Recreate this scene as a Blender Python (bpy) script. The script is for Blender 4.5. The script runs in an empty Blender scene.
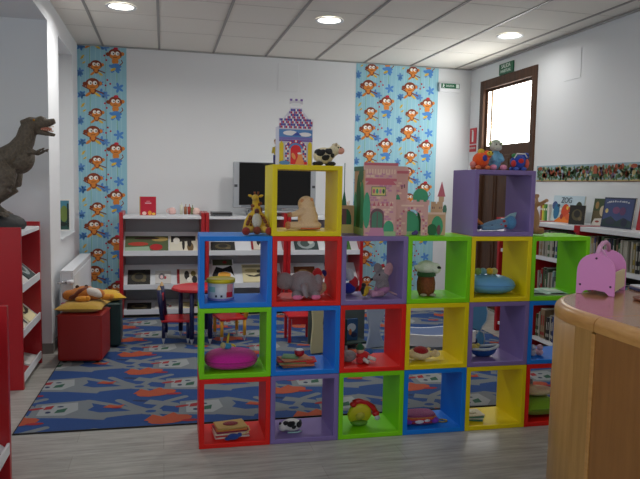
import bpy, math, random
from mathutils import Vector, Matrix, Euler
random.seed(7)
PI = math.pi
sc = bpy.context.scene
COL = sc.collection

# ------------------------------------------------------------------ materials
def lin(c):
    c = c / 255.0
    return c / 12.92 if c <= 0.04045 else ((c + 0.055) / 1.055) ** 2.4
def rgb(r, g, b): return (lin(r), lin(g), lin(b), 1)
MC = {}
def mat(name, c, rough=0.5, bump=0.0, bscale=60, metal=0.0, coat=0.0, emit=None, var=0.0, sheen=0.0):
    if name in MC: return MC[name]
    m = bpy.data.materials.new(name); m.use_nodes = True
    nt = m.node_tree; b = nt.nodes['Principled BSDF']
    b.inputs['Base Color'].default_value = rgb(*c)
    b.inputs['Roughness'].default_value = rough
    b.inputs['Metallic'].default_value = metal
    b.inputs['Coat Weight'].default_value = coat
    b.inputs['Sheen Weight'].default_value = sheen
    if emit:
        b.inputs['Emission Color'].default_value = rgb(*emit[0]); b.inputs['Emission Strength'].default_value = emit[1]
    tc = nt.nodes.new('ShaderNodeTexCoord'); nz = nt.nodes.new('ShaderNodeTexNoise')
    nz.inputs['Scale'].default_value = bscale; nz.inputs['Detail'].default_value = 3
    nt.links.new(tc.outputs['Object'], nz.inputs['Vector'])
    if bump:
        bp = nt.nodes.new('ShaderNodeBump'); bp.inputs['Strength'].default_value = bump; bp.inputs['Distance'].default_value = 0.01
        nt.links.new(nz.outputs['Fac'], bp.inputs['Height']); nt.links.new(bp.outputs['Normal'], b.inputs['Normal'])
    if var:
        mx = nt.nodes.new('ShaderNodeMix'); mx.data_type = 'RGBA'
        mx.inputs[6].default_value = rgb(*[max(0, v * (1 - var)) for v in c]); mx.inputs[7].default_value = rgb(*[min(255, v * (1 + var)) for v in c])
        nt.links.new(nz.outputs['Fac'], mx.inputs[0]); nt.links.new(mx.outputs[2], b.inputs['Base Color'])
    MC[name] = m
    return m
def flat(c, rough=0.6):
    return mat('paint_%d_%d_%d' % tuple(c), c, rough)
def plush(c):
    return mat('plush_%d_%d_%d' % tuple(c), c, 0.95, bump=0.6, bscale=180, var=0.12, sheen=0.2)

def wood_mat(name, c1, c2, scale=(1, 1, 1), rough=0.4, coat=0.0):
    m = bpy.data.materials.new(name); m.use_nodes = True; nt = m.node_tree; b = nt.nodes['Principled BSDF']
    tc = nt.nodes.new('ShaderNodeTexCoord'); mp = nt.nodes.new('ShaderNodeMapping'); mp.inputs['Scale'].default_value = scale
    nz = nt.nodes.new('ShaderNodeTexNoise'); nz.inputs['Scale'].default_value = 4; nz.inputs['Detail'].default_value = 8; nz.inputs['Roughness'].default_value = 0.65
    cr = nt.nodes.new('ShaderNodeValToRGB'); cr.color_ramp.elements[0].position = 0.3; cr.color_ramp.elements[1].position = 0.7
    cr.color_ramp.elements[0].color = rgb(*c1); cr.color_ramp.elements[1].color = rgb(*c2)
    nt.links.new(tc.outputs['Object'], mp.inputs['Vector']); nt.links.new(mp.outputs['Vector'], nz.inputs['Vector'])
    nt.links.new(nz.outputs['Fac'], cr.inputs['Fac']); nt.links.new(cr.outputs['Color'], b.inputs['Base Color'])
    b.inputs['Roughness'].default_value = rough; b.inputs['Coat Weight'].default_value = coat; b.inputs['Coat Roughness'].default_value = 0.15
    return m

def floor_mat():
    m = bpy.data.materials.new('laminate_floor'); m.use_nodes = True; nt = m.node_tree; b = nt.nodes['Principled BSDF']
    tc = nt.nodes.new('ShaderNodeTexCoord')
    mp = nt.nodes.new('ShaderNodeMapping'); mp.inputs['Scale'].default_value = (1.3, 14, 1)
    nz = nt.nodes.new('ShaderNodeTexNoise'); nz.inputs['Scale'].default_value = 2.2; nz.inputs['Detail'].default_value = 8; nz.inputs['Roughness'].default_value = 0.7
    cr = nt.nodes.new('ShaderNodeValToRGB'); cr.color_ramp.elements[0].position = 0.3; cr.color_ramp.elements[1].position = 0.72
    cr.color_ramp.elements[0].color = rgb(136, 132, 124); cr.color_ramp.elements[1].color = rgb(194, 191, 183)
    bk = nt.nodes.new('ShaderNodeTexBrick'); bk.offset = 0.37
    bk.inputs['Color1'].default_value = (1, 1, 1, 1); bk.inputs['Color2'].default_value = (0.86, 0.86, 0.87, 1); bk.inputs['Mortar'].default_value = (0.72, 0.71, 0.69, 1)
    bk.inputs['Scale'].default_value = 1; bk.inputs['Mortar Size'].default_value = 0.002; bk.inputs['Brick Width'].default_value = 1.3; bk.inputs['Row Height'].default_value = 0.19
    mx = nt.nodes.new('ShaderNodeMix'); mx.data_type = 'RGBA'; mx.blend_type = 'MULTIPLY'; mx.inputs[0].default_value = 1
    L = nt.links.new
    L(tc.outputs['Object'], mp.inputs['Vector']); L(mp.outputs['Vector'], nz.inputs['Vector']); L(nz.outputs['Fac'], cr.inputs['Fac'])
    L(tc.outputs['Object'], bk.inputs['Vector']); L(cr.outputs['Color'], mx.inputs[6]); L(bk.outputs['Color'], mx.inputs[7]); L(mx.outputs[2], b.inputs['Base Color'])
    b.inputs['Roughness'].default_value = 0.38
    return m

WALL = mat('wall_plaster', (228, 230, 232), 0.75, bump=0.05, bscale=120)
CEIL = mat('ceiling_tile', (232, 228, 219), 0.9, bump=0.12, bscale=220, var=0.02)
GRID = mat('ceiling_grid_metal', (150, 147, 142), 0.5)
WHITE = mat('white_lacquered_metal', (226, 228, 232), 0.35)
REDP = mat('red_lacquered_panel', (176, 14, 26), 0.35, coat=0.2)
BLACK = mat('black_plastic', (14, 14, 16), 0.35)
SILVER = mat('silver_plastic', (168, 172, 178), 0.35, metal=0.2)
PAPER = mat('paper_pages', (226, 222, 208), 0.8)
RUGB = mat('rug_backing', (36, 34, 32), 0.9)
BROWN = wood_mat('dark_door_wood', (58, 32, 16), (88, 54, 28), (8, 8, 0.8), 0.62)

# ------------------------------------------------------------------ mesh builder
class MB:
    def __init__(s): s.v = []; s.f = []; s.m = []; s.sm = []
    def add(s, vs, fs, m=0, smooth=False, X=None):
        n = len(s.v)
        for p in vs:
            p = Vector(p)
            s.v.append(X @ p if X is not None else p)
        for f in fs:
            s.f.append([n + i for i in f]); s.m.append(m); s.sm.append(smooth)
        return s
    def box(s, x0, x1, y0, y1, z0, z1, m=0, X=None):
        vs = [(x, y, z) for x in (x0, x1) for y in (y0, y1) for z in (z0, z1)]
        return s.add(vs, [(0, 1, 3, 2), (4, 6, 7, 5), (0, 4, 5, 1), (2, 3, 7, 6), (0, 2, 6, 4), (1, 5, 7, 3)], m, False, X)
    def ell(s, c, r, m=0, rot=None, n=18, k=11, pw=1.0, X=None):
        R = Euler(rot).to_matrix() if rot else Matrix.Identity(3)
        vs = []; fs = []
        def q(t): return math.copysign(abs(t) ** pw, t)
        for i in range(k + 1):
            a = -PI / 2 + PI * i / k
            for j in range(n):
                b = 2 * PI * j / n
                p = Vector((r[0] * q(math.cos(a)) * q(math.cos(b)), r[1] * q(math.cos(a)) * q(math.sin(b)), r[2] * q(math.sin(a))))
                vs.append(Vector(c) + R @ p)
        for i in range(k):
            for j in range(n):
                fs.append((i * n + j, i * n + (j + 1) % n, (i + 1) * n + (j + 1) % n, (i + 1) * n + j))
        return s.add(vs, fs, m, True, X)
    def pillow(s, c, r, m=0, n=14, rot=None, puff=2.6):
        # a stuffed square pillow with pinched corners; r = half sizes
        R = Euler(rot).to_matrix() if rot else Matrix.Identity(3)
        vs = []; fs = []
        def P(i, j, sg):
            u = -1 + 2 * i / n; w = -1 + 2 * j / n
            pin = 1 - 0.10 * (1 - abs(u)) * 0 - 0.09 * (u * u * (1 - w * w) * 0) 
            x = u * (1 - 0.12 * (1 - w * w)) if False else u * (0.90 + 0.10 * w * w); y = w * (0.90 + 0.10 * u * u)
            h = ((1 - abs(u) ** puff) * (1 - abs(w) ** puff)) ** 0.5
            return Vector(c) + R @ Vector((x * r[0], y * r[1], sg * h * r[2]))
        for sg in (1, -1):
            b = len(vs)
            for i in range(n + 1):
                for j in range(n + 1): vs.append(P(i, j, sg))
            for i in range(n):
                for j in range(n):
                    a = b + i * (n + 1) + j; f = (a, a + n + 1, a + n + 2, a + 1)
                    fs.append(f if sg > 0 else f[::-1])
        return s.add(vs, fs, m, True)
    def tube(s, pts, rad, m=0, n=12, closed=False, sy=1.0, cap=True):
        pts = [Vector(p) for p in pts]
        if isinstance(rad, (int, float)): rad = [rad] * len(pts)
        vs = []; fs = []; N = len(pts)
        ref = None
        for i, p in enumerate(pts):
            if closed: t = pts[(i + 1) % N] - pts[i - 1]
            else: t = pts[min(i + 1, N - 1)] - pts[max(i - 1, 0)]
            t.normalize()
            if ref is None: ref = Vector((0, 0, 1)) if abs(t.z) < 0.8 else Vector((0, 1, 0))
            a = t.cross(ref).normalized(); ref = a.cross(t).normalized()
            for j in range(n):
                g = 2 * PI * j / n
                vs.append(p + a * math.cos(g) * rad[i] + ref * math.sin(g) * rad[i] * sy)
        M = N if closed else N - 1
        for i in range(M):
            for j in range(n):
                fs.append((i * n + j, i * n + (j + 1) % n, ((i + 1) % N) * n + (j + 1) % n, ((i + 1) % N) * n + j))
        if cap and not closed:
            fs.append(tuple(range(n))[::-1]); fs.append(tuple(range((N - 1) * n, N * n)))
        return s.add(vs, fs, m, True)
    def lathe(s, prof, c=(0, 0, 0), m=0, n=28, a0=0, a1=2 * PI, smooth=True, X=None):
        vs = []; fs = []; K = len(prof)
        full = abs(a1 - a0 - 2 * PI) < 1e-6
        cnt = n if full else n + 1
        for j in range(cnt):
            g = a0 + (a1 - a0) * j / n
            for r, z in prof: vs.append((c[0] + r * math.cos(g), c[1] + r * math.sin(g), c[2] + z))
        for j in range(n):
            k = (j + 1) % cnt
            for i in range(K - 1):
                fs.append((j * K + i, k * K + i, k * K + i + 1, j * K + i + 1))
        return s.add(vs, fs, m, smooth, X)
    def prism(s, poly, d0, d1, m=0, axis='y', X=None, smooth=False):
        # poly in 2D; extruded along axis from d0 to d1 (x: poly=(y,z); y: poly=(x,z); z: poly=(x,y))
        def P(a, b, d): return {'x': (d, a, b), 'y': (a, d, b), 'z': (a, b, d)}[axis]
        n = len(poly)
        vs = [P(a, b, d0) for a, b in poly] + [P(a, b, d1) for a, b in poly]
        fs = [tuple(range(n)), tuple(range(2 * n - 1, n - 1, -1))] + [(i, i + n, (i + 1) % n + n, (i + 1) % n) for i in range(n)]
        return s.add(vs, fs, m, smooth, X)
    def build(s, name, mats, parent=None, loc=(0, 0, 0), rot=(0, 0, 0), bevel=0, seg=2, remesh=0, subd=0, smooth_iter=0):
        me = bpy.data.meshes.new(name)
        me.from_pydata([tuple(v) for v in s.v], [], s.f)
        if not isinstance(mats, (list, tuple)): mats = [mats]
        for mm in mats: me.materials.append(mm)
        for p, mi, sm in zip(me.polygons, s.m, s.sm): p.material_index = mi; p.use_smooth = sm
        import bmesh
        bm = bmesh.new(); bm.from_mesh(me); bmesh.ops.recalc_face_normals(bm, faces=bm.faces); bm.to_mesh(me); bm.free()
        me.update()
        o = bpy.data.objects.new(name, me); COL.objects.link(o)
        if parent is not None: o.parent = parent
        o.location = loc; o.rotation_euler = rot
        if remesh:
            r = o.modifiers.new('merge', 'REMESH'); r.mode = 'VOXEL'; r.voxel_size = remesh; r.use_smooth_shade = True
        if smooth_iter:
            r = o.modifiers.new('soften', 'SMOOTH'); r.iterations = smooth_iter; r.factor = 0.6
        if bevel:
            b = o.modifiers.new('edge', 'BEVEL'); b.width = bevel; b.segments = seg; b.limit_method = 'ANGLE'; b.angle_limit = math.radians(40)
        return o

def tag(o, label=None, cat=None, group=None, kind=None):
    if label: o['label'] = label
    if cat: o['category'] = cat
    if group: o['group'] = group
    if kind: o['kind'] = kind
    return o
def thing(name, label, cat, loc=(0, 0, 0), rz=0, group=None):
    o = bpy.data.objects.new(name, None); COL.objects.link(o)
    o.empty_display_size = 0.05
    o.location = loc; o.rotation_euler = (0, 0, rz)
    return tag(o, label, cat, group)
def struct(mb, name, mats, **k):
    return tag(mb.build(name, mats, **k), kind='structure')
def copy_tree(o, parent=None):
    c = o.copy(); COL.objects.link(c)
    if parent is not None: c.parent = parent
    for ch in list(o.children): copy_tree(ch, c)
    return c
def rect(x0, x1, z0, z1): return [(x0, z0), (x1, z0), (x1, z1), (x0, z1)]
def ngon(cx, cy, rx, ry, n=16, rot=0, a0=0, a1=2 * PI):
    c, s = math.cos(rot), math.sin(rot); out = []
    full = abs(a1 - a0) > 6.28
    for i in range(n if full else n + 1):
        a = a0 + (a1 - a0) * i / n
        x, y = rx * math.cos(a), ry * math.sin(a); out.append((cx + x * c - y * s, cy + x * s + y * c))
    return out

# ------------------------------------------------------------------ camera
F = 646.91
fwd = Vector((0.23513109, 0.9682415, -0.08498098)); right = Vector((0.97196227, -0.23437874, 0.01886691)); up = Vector((0.00165001, 0.08703451, 0.99620393))
cam = bpy.data.cameras.new('camera'); co = bpy.data.objects.new('camera', cam); COL.objects.link(co)
Mx = Matrix((right, up, -fwd)).transposed().to_4x4(); Mx.translation = Vector((0, 0, 1.4939)); co.matrix_world = Mx
cam.sensor_width = 36; cam.lens = 36 * F / 640; cam.clip_start = 0.05
sc.camera = co

# ------------------------------------------------------------------ room shell
XR, XL, YB, ZC = 3.853, -0.932, 7.788, 3.0
XW, YF, YJ = -2.8, -2.4, 5.85
struct(MB().box(XW, XR, YF, YB, -0.05, 0), 'floor', floor_mat())
struct(MB().box(XW, XR, YF, YB, ZC, ZC + 0.05), 'ceiling', CEIL)
struct(MB().box(XW - .3, XR + .2, YB, YB + 0.1, 0, ZC), 'wall_back', WALL)
# right wall with the door opening
DY0, DY1, DZ = 6.235, 7.49, 2.80
w = MB().box(XR, XR + .12, YF, DY0, 0, ZC).box(XR, XR + .12, DY1, YB, 0, ZC).box(XR, XR + .12, DY0, DY1, DZ, ZC)
struct(w, 'wall_right', WALL)
for q in ((-1.30, XL, YJ, 6.42, 0, ZC), (-1.30, XL, 7.36, YB, 0, ZC), (-1.30, XL, 6.42, 7.36, 2.80, ZC), (-1.30, XL, 6.42, 7.36, 0, 0.925), (-1.34, -1.27, 6.42, 7.36, .925, 2.80)):
    struct(MB().box(*q), 'wall_left', WALL)
struct(MB().box(XW, -1.30, YJ, YJ + .12, 0, ZC), 'wall_recess', WALL)
struct(MB().box(XW, XL, YF, YJ, 2.80, 2.999), 'trim_1', WALL)
struct(MB().box(-1.27, XL + .015, 6.421, 7.359, .926, .945), 'trim_2', WHITE, bevel=.004)
# far left and front walls (behind the camera), with unseen windows added to carry daylight fill
w = MB().box(XW - .12, XW, YF, 0.4, 0, 2.8).box(XW - .12, XW, 3.6, YJ, 0, 2.8).box(XW - .12, XW, .4, 3.6, 0, .9).box(XW - .12, XW, .4, 3.6, 2.4, 2.8)
struct(w, 'wall_far_left', WALL)
w = MB().box(XW, -1.5, YF - .12, YF, 0, ZC).box(2.8, XR, YF - .12, YF, 0, ZC).box(-1.5, 2.8, YF - .12, YF, 0, .9).box(-1.5, 2.8, YF - .12, YF, 2.5, ZC)
struct(w, 'wall_front', WALL)
def glazing(name, b, lights):
    f = MB()
    for q in b: f.box(*q)
    o = struct(f, name, WHITE, bevel=.004)
    return o
glazing('added_window_1', [(XW - .08, XW - .03, .4, 3.6, .9, .96), (XW - .08, XW - .03, .4, 3.6, 2.34, 2.4)] + [(XW - .08, XW - .03, y - .03, y + .03, .9, 2.4) for y in (.43, 1.47, 2.53, 3.57)], None)
glazing('added_window_2', [(-1.5, 2.8, YF - .08, YF - .03, .9, .96), (-1.5, 2.8, YF - .08, YF - .03, 2.44, 2.5)] + [(x - .03, x + .03, YF - .08, YF - .03, .9, 2.5) for x in (-1.47, -.07, 1.37, 2.77)], None)
# baseboards
BBM = mat('grey_skirting', (128, 124, 118), .5)
struct(MB().box(XL, XL + .012, YJ - .012, YB, 0, .09).box(-1.3, XL, YJ - .012, YJ, 0, .09), 'baseboard_left', BBM)
struct(MB().box(XL + .012, XR, YB - .012, YB, 0, .09), 'baseboard_back', BBM)
struct(MB().box(XR - .012, XR, YF, DY0 - .08, 0, .09).box(XR - .012, XR, DY1 + .05, YB - .012, 0, .09), 'baseboard_right', BBM)
# suspended ceiling grid
g = MB(); T = .6124
k = -1
for i in range(-1, 9):
    x = -.6566 + T * i
    if x > XL and x < XR: g.box(x - .012, x + .012, YF, YB, ZC - .007, ZC - .0005)
struct(g, 'trim_3', GRID)
g = MB(); y = 6.86
GR2 = mat('ceiling_joint', (198, 193, 184), .7)
while y > YF:
    g.box(XL, XR, y - .003, y + .003, ZC - .002, ZC - .0003); y -= T
struct(g, 'trim_4', GR2)
struct(MB().box(XR - .03, XR - .001, YF, YB - .03, ZC - .02, ZC - .0075).box(XL, XR - .001, YB - .022, YB - .0005, ZC - .014, ZC - .0075), 'trim_5', mat('edge_angle', (176, 174, 172), .6))

# flush cover plates painted like the wall
def plate(name, X0, X1, Y0, Y1, Z0, Z1, label):
    tag(MB().box(X0, X1, Y0, Y1, Z0, Z1).build(name, WALL, bevel=.003), label, 'wall plate')
plate('cover_plate', 1.335, 1.585, YB - .006, YB, 2.60, 2.93, 'white square cover plate high on the back wall above the castle box')
plate('cover_plate', XR - .006, XR, 5.50, 5.76, 2.55, 2.84, 'white square cover plate high on the right wall past the door')

# ------------------------------------------------------------------ door
def door():
    o = tag(MB().box(XR - .02, XR + .11, DY0, DY0 + .09, 0, DZ).box(XR - .02, XR + .11, DY1 - .09, DY1, 0, DZ).box(XR - .02, XR + .11, DY0 + .09, DY1 - .09, DZ - .11, DZ).build('door_1', BROWN, bevel=.006), kind='structure')
    a, b = DY0 + .095, DY1 - .095
    m = MB(); m.box(XR + .02, XR + .06, a, b, 0.02, 2.0)
    m.box(XR + .02, XR + .06, a, a + .06, 2.0, DZ - .115).box(XR + .02, XR + .06, b - .03, b, 2.0, DZ - .115).box(XR + .02, XR + .06, a + .06, b - .03, DZ - .14, DZ - .115)
    n = 3; wd = (b - a - .1) / n
    for r, (z0, z1) in enumerate(((.2, .85), (1.0, 1.88))):
        for i in range(n):
            y0 = a + .05 + i * wd + .03; y1 = y0 + wd - .06
            m.box(XR + .006, XR + .02, y0, y1, z0, z1)
            m.box(XR - .004, XR + .006, y0 + .04, y1 - .04, z0 + .04, z1 - .04)
    m.build('door_leaf', BROWN, o, bevel=.006)
    MB().box(XR + .035, XR + .045, a + .06, b - .03, 2.0, DZ - .14).build('window_pane', mat('bright_glass', (255, 255, 250), .2, emit=((255, 253, 246), 7)), o)
    MB().box(XR + .022, XR + .034, b - .16, b - .12, 2.0, DZ - .14).build('glazing_bar', mat('pale_blind', (214, 190, 160), .6), o)
door()

# ------------------------------------------------------------------ wallpaper (monkeys among leaves)
def wallpaper(name, X0, X1, rolls, label, ph=0):
    cols = [(150, 200, 216), (128, 190, 140), (136, 60, 34), (222, 136, 56), (250, 246, 236), (78, 140, 210), (200, 40, 60), (20, 16, 16), (226, 190, 70), (166, 210, 222), (92, 142, 204)]
    mats = [mat('wallpaper_%d' % i, c, .8) for i, c in enumerate(cols)]
    m = MB(); y0 = YB - .003
    m.box(X0, X1, y0, YB - .0005, 0.09, ZC - .001, 0)
    lay = [0]
    def D(poly, mi, l):
        poly2 = [(min(max(a, X0), X1), min(max(b, .09), ZC - .015)) for a, b in poly]
        if max(p[0] for p in poly2) - min(p[0] for p in poly2) < .003 or max(p[1] for p in poly2) - min(p[1] for p in poly2) < .003: return
        yy = y0 - .0006 * l
        m.add([(a, yy, b) for a, b in poly2], [tuple(range(len(poly2)))], mi)
    def flower(x, z, s, mi=5, ph=0):
        for i in range(5):
            a = ph + i * 2 * PI / 5
            D(ngon(x + math.cos(a) * s * .6, z + math.sin(a) * s * .6, s * .5, s * .27, 9, a), mi, 2)
        D(ngon(x, z, s * .25, s * .25, 7), 10, 3)
    def line(x0, z0, x1, z1, w, mi, l):
        d = Vector((x1 - x0, z1 - z0)).normalized() * w / 2; px, pz = -d.y, d.x
        D([(x0 + px, z0 + pz), (x1 + px, z1 + pz), (x1 - px, z1 - pz), (x0 - px, z0 - pz)], mi, l)
    def monkey(x, z, s, tilt, kind):
        # limbs, belly, tail
        if kind == 'A':
            D(ngon(x, z - s * 1.05, s * .5, s * .5, 10), 3, 4); D(ngon(x + s * .1, z - s * 1.7, s * .6, s * .35, 9), 5, 5)
            line(x + s * .5, z - s * 1.8, x + s * 1.1, z - s * 1.2, s * .13, 2, 4); line(x + s * 1.1, z - s * 1.2, x + s * .9, z - s * .8, s * .13, 2, 4)
            D(ngon(x - s * .3, z - s * 2.3, s * .45, s * .2, 9, .5), 8, 5); D(ngon(x + s * .5, z - s * 2.2, s * .4, s * .2, 9, -.5), 5, 5)
            flower(x, z - s * 2.0, s * .9, 5, .3); D(ngon(x + s * .1, z + s * .85, s * .35, s * .2, 8), 6, 7)
        else:
            D(ngon(x, z - s * .95, s * .5, s * .55, 10, tilt), 2, 4); D(ngon(x, z - s * .95, s * .3, s * .35, 9, tilt), 3, 5)
            line(x - s * .4, z - s * .8, x - s * 1.4, z - s * .3, s * .18, 2, 4); line(x + s * .4, z - s * .9, x + s * 1.5, z - s * 1.3, s * .18, 2, 4)
            D(ngon(x - s * .6, z - s * 1.5, s * .5, s * .2, 9, .7), 3, 5); D(ngon(x + s * .7, z - s * 1.5, s * .5, s * .2, 9, -.6), 8, 5)
        D(ngon(x - s * 1.05, z - s * .05, s * .3, s * .3, 10), 2, 5); D(ngon(x + s * 1.05, z + s * .1, s * .3, s * .3, 10), 3, 5)
        D(ngon(x, z, s, s * .82, 16, tilt), 2, 6)
        D(ngon(x, z - s * .32, s * .8, s * .5, 14, tilt), 3, 7)
        for q in (-.33, .33):
            D(ngon(x + q * s, z + s * .12, s * .3, s * .3, 12), 4, 8); D(ngon(x + q * s + .1 * s, z + s * .08, s * .1, s * .12, 8), 7, 9)
        line(x - s * .3, z - s * .5, x + s * .3, z - s * .46, s * .09, 2, 8)
    P = .545
    for r in range(rolls):
        ox = X0 + r * P + (0.0 if rolls > 1 else 0)
        for i in range(10):
            xx = ox + .027 + i * .0545
            if xx + .012 < X1: D(rect(xx, xx + .008, .09, ZC - .001), 9, 1)
        for xx in (ox + .13, ox + .30, ox + .42): D(rect(xx, xx + .005, .09, ZC - .001), 1, 1)
        for kk in range(-1, 7):
            zt = ZC - kk * .53 + ph
            monkey(ox + .16, zt - .43, .078, .15, 'C'); monkey(ox + .405, zt - .09, .074, -.1, 'A'); monkey(ox + .20, zt - .22, .064, 0, 'B')
            flower(ox + .035, zt - .03, .04, 5); flower(ox + .03, zt - .30, .04, 10, .4); flower(ox + .03, zt - .33, .03, 5); flower(ox + .05, zt - .55, .04, 5, .9)
            flower(ox + .25, zt - .53, .05, 5, .2); flower(ox + .44, zt - .46, .055, 5, .6); flower(ox + .30, zt - .02, .04, 10)
            flower(ox + .25, zt - .42, .03, 5, .6)
            for hx, hz in ((.31, .16), (.32, .38), (.35, .42), (.30, .44), (.29, .11)): D(ngon(ox + hx, zt - hz, .011, .011, 8), 6, 2)
            for hx, hz in ((.05, .15), (.07, .20), (.06, .66)): D(ngon(ox + hx, zt - hz, .022, .009, 8, .6), 8, 2)
    tag(m.build(name, mats), label, 'wallpaper')
wallpaper('wallpaper_strip', XL, -.405, 1, 'light blue wallpaper strip with cartoon monkeys in the left corner of the back wall')
wallpaper('wallpaper_strip', 2.309, 3.40, 2, 'wide light blue wallpaper strip with cartoon monkeys behind the folding castle', .16)

# jungle border on the right wall
def border():
    cols = [(150, 176, 186), (92, 122, 76), (66, 92, 60), (166, 84, 56), (178, 160, 112), (120, 84, 60), (100, 150, 112), (116, 96, 120), (190, 180, 134), (74, 70, 58)]
    mats = [mat('border_%d' % i, c, .7) for i, c in enumerate(cols)]
    m = MB(); x = XR - .003; m.box(x, XR - .0005, 1.5, 6.17, 1.565, 1.73, 0)
    rr = random.Random(3)
    def D(poly, mi, l): m.add([(x - .0006 * l, a, b) for a, b in poly], [tuple(range(len(poly)))], mi)
    D(rect(1.5, 6.17, 1.565, 1.585), 4, 1); D(rect(1.5, 6.17, 1.565, 1.572), 5, 4)
    y = 6.14
    while y > 1.55:
        for q in range(3):
            z = rr.uniform(1.585, 1.705); s = rr.uniform(.009, .022)
            D(ngon(y + rr.uniform(-.02, .02), z, s, s * rr.uniform(.5, 1), 9, rr.uniform(0, 3)), rr.choice([1, 1, 2, 2, 6, 8, 5, 1, 9]), 2 + q % 2)
        if rr.random() < .3:
            D(ngon(y, rr.uniform(1.62, 1.70), .022, .026, 9), rr.choice([3, 3, 7, 4]), 3)
        y -= .009
    for yy in (5.75, 4.35, 3.0): D(ngon(yy + .35, 1.70, .04, .018, 10), 3, 4)
    for yy in (5.2, 3.9): D(rect(yy - .02, yy + .03, 1.62, 1.71), 3, 4); D(ngon(yy, 1.62, .05, .02, 8), 2, 5)
    tag(m.build('wall_border', mats), 'long jungle picture border running along the right wall above the bookshelf', 'border')
border()

# ------------------------------------------------------------------ signs
GRN = mat('sign_green', (8, 96, 62), .4); SW = mat('sign_white', (228, 238, 232), .5); SRED = mat('sign_red', (190, 24, 38), .4)
def text_obj(body, name, parent, size, mtl, loc, rot, ext=.001, ax='CENTER'):
    c = bpy.data.curves.new(name, 'FONT'); c.body = body; c.size = size; c.extrude = ext; c.align_x = ax; c.align_y = 'CENTER'
    tmp = bpy.data.objects.new('tmp', c); COL.objects.link(tmp)
    dg = bpy.context.evaluated_depsgraph_get(); dg.update()
    me = bpy.data.meshes.new_from_object(tmp.evaluated_get(dg)); me.name = name
    bpy.data.objects.remove(tmp); me.materials.clear(); me.materials.append(mtl)
    o = bpy.data.objects.new(name, me); COL.objects.link(o); o.parent = parent; o.location = loc; o.rotation_euler = rot
    return o
RW = (PI / 2, 0, -PI / 2)   # facing -X on the right wall
t = thing('exit_sign', 'green rectangular exit sign mounted above the door frame', 'sign', (XR, 6.88, 2.86))
MB().box(-.02, -.002, -.155, .155, -.055, .07, 0).build('sign_plate', GRN, t, bevel=.002)
text_obj('SALIDA', 'lettering', t, .062, SW, (-.0215, 0, .034), RW)
text_obj('HABITUAL', 'lettering', t, .05, SW, (-.0215, 0, -.02), RW)
t = thing('emergency_light', 'slim exit light box with white running figures, high beside the wallpaper', 'sign', (3.545, YB, 2.755))
MB().box(-.145, .145, -.05, -.002, -.06, .05).build('housing', WHITE, t, bevel=.006)
MB().box(-.125, .125, -.054, -.0505, -.018, .043).build('sign_plate', GRN, t)
text_obj('SALIDA', 'lettering', t, .034, SW, (-.005, -.056, .013), (PI / 2, 0, 0))
def running(m, x):
    m.add([(a + x, -.0555, b) for a, b in ngon(0, .033, .007, .007, 8)], [tuple(range(8))])
    for poly in ([(-.008, .024), (.008, .026), (.004, .004), (-.008, .006)], [(-.006, .006), (.004, .004), (.014, -.012), (.007, -.013)], [(-.008, .006), (0, .006), (-.010, -.013), (-.017, -.012)], [(.006, .025), (.018, .015), (.015, .011), (.004, .019)]):
        m.add([(a + x, -.0555, b) for a, b in poly], [(0, 1, 2, 3)])
m = MB(); running(m, -.095); m.box(.077, .117, -.0558, -.0545, -.012, .038); m.build('pictogram', SW, t)
t = thing('extinguisher_sign', 'small red fire extinguisher sign on the right wall beside the door', 'sign', (XR, 7.655, 2.09))
MB().box(-.012, -.002, -.085, .085, -.045, .155).build('sign_plate', SRED, t, bevel=.002)
m = MB()
m.add([(-.014, a, b) for a, b in rect(-.022, .022, -.02, .10)], [(0, 1, 2, 3)]).add([(-.014, a, b) for a, b in ngon(0, .10, .022, .018, 12)], [tuple(range(12))]).add([(-.014, a, b) for a, b in rect(-.008, .03, .118, .13)], [(0, 1, 2, 3)]); m.build('pictogram', SW, t)
MB().box(-.012, -.002, -.085, .085, -.145, -.06).build('sign_plate', SRED, t, bevel=.002)
text_obj('EXTINTOR', 'lettering', t, .034, SW, (-.0135, 0, -.10), RW)

# ------------------------------------------------------------------ downlights
LM = mat('lamp_glow', (255, 252, 244), .3, emit=((255, 251, 240), 5.0))
def downlight(x, y, label, e=None):
    t = thing('ceiling_light', label, 'ceiling light', (x, y, ZC), 0, 'round recessed ceiling lights')
    MB().lathe([(.105, -.0075), (.128, -.0075), (.132, -.012), (.126, -.018), (.105, -.012), (.105, -.0075)]).build('rim', WHITE, t)
    MB().lathe([(.0, -.009), (.104, -.009), (.104, -.007), (0, -.007)]).build('diffuser', LM, t)
    l = bpy.data.lights.new('downlight_lamp', 'AREA'); l.shape = 'DISK'; l.size = .2; l.energy = e or DLW; l.color = (1, .985, .96); l.spread = math.radians(165)
    lo = bpy.data.objects.new('downlight_lamp', l); COL.objects.link(lo); lo.location = (x, y, ZC - .03)
DLW = 15
downlight(-.35, 5.99, 'round recessed ceiling light nearest the left wall'); downlight(1.48, 5.89, 'round recessed ceiling light above the middle of the room'); downlight(3.33, 5.92, 'round recessed ceiling light nearest the right wall', 4.5)
DLN = []
for yy in (3.45, 1.0, -1.2):
    for xx in (-.35, 1.48, 3.33): DLN.append((xx, yy))
for i, (xx, yy) in enumerate(DLN):
    downlight(xx, yy, 'round recessed ceiling light in the rows behind the camera', 3)
def area(name, loc, rot, sx, sy, e, col):
    l = bpy.data.lights.new(name, 'AREA'); l.shape = 'RECTANGLE'; l.size = sx; l.size_y = sy; l.energy = e; l.color = col
    o = bpy.data.objects.new(name, l); COL.objects.link(o); o.location = loc; o.rotation_euler = rot
area('added_front_fill', (.65, YF + .02, 1.7), (-PI / 2 * -1, 0, 0), 4.2, 1.5, 27, (.78, .89, 1))  # fill light added behind the camera, at the unseen front window
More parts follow.
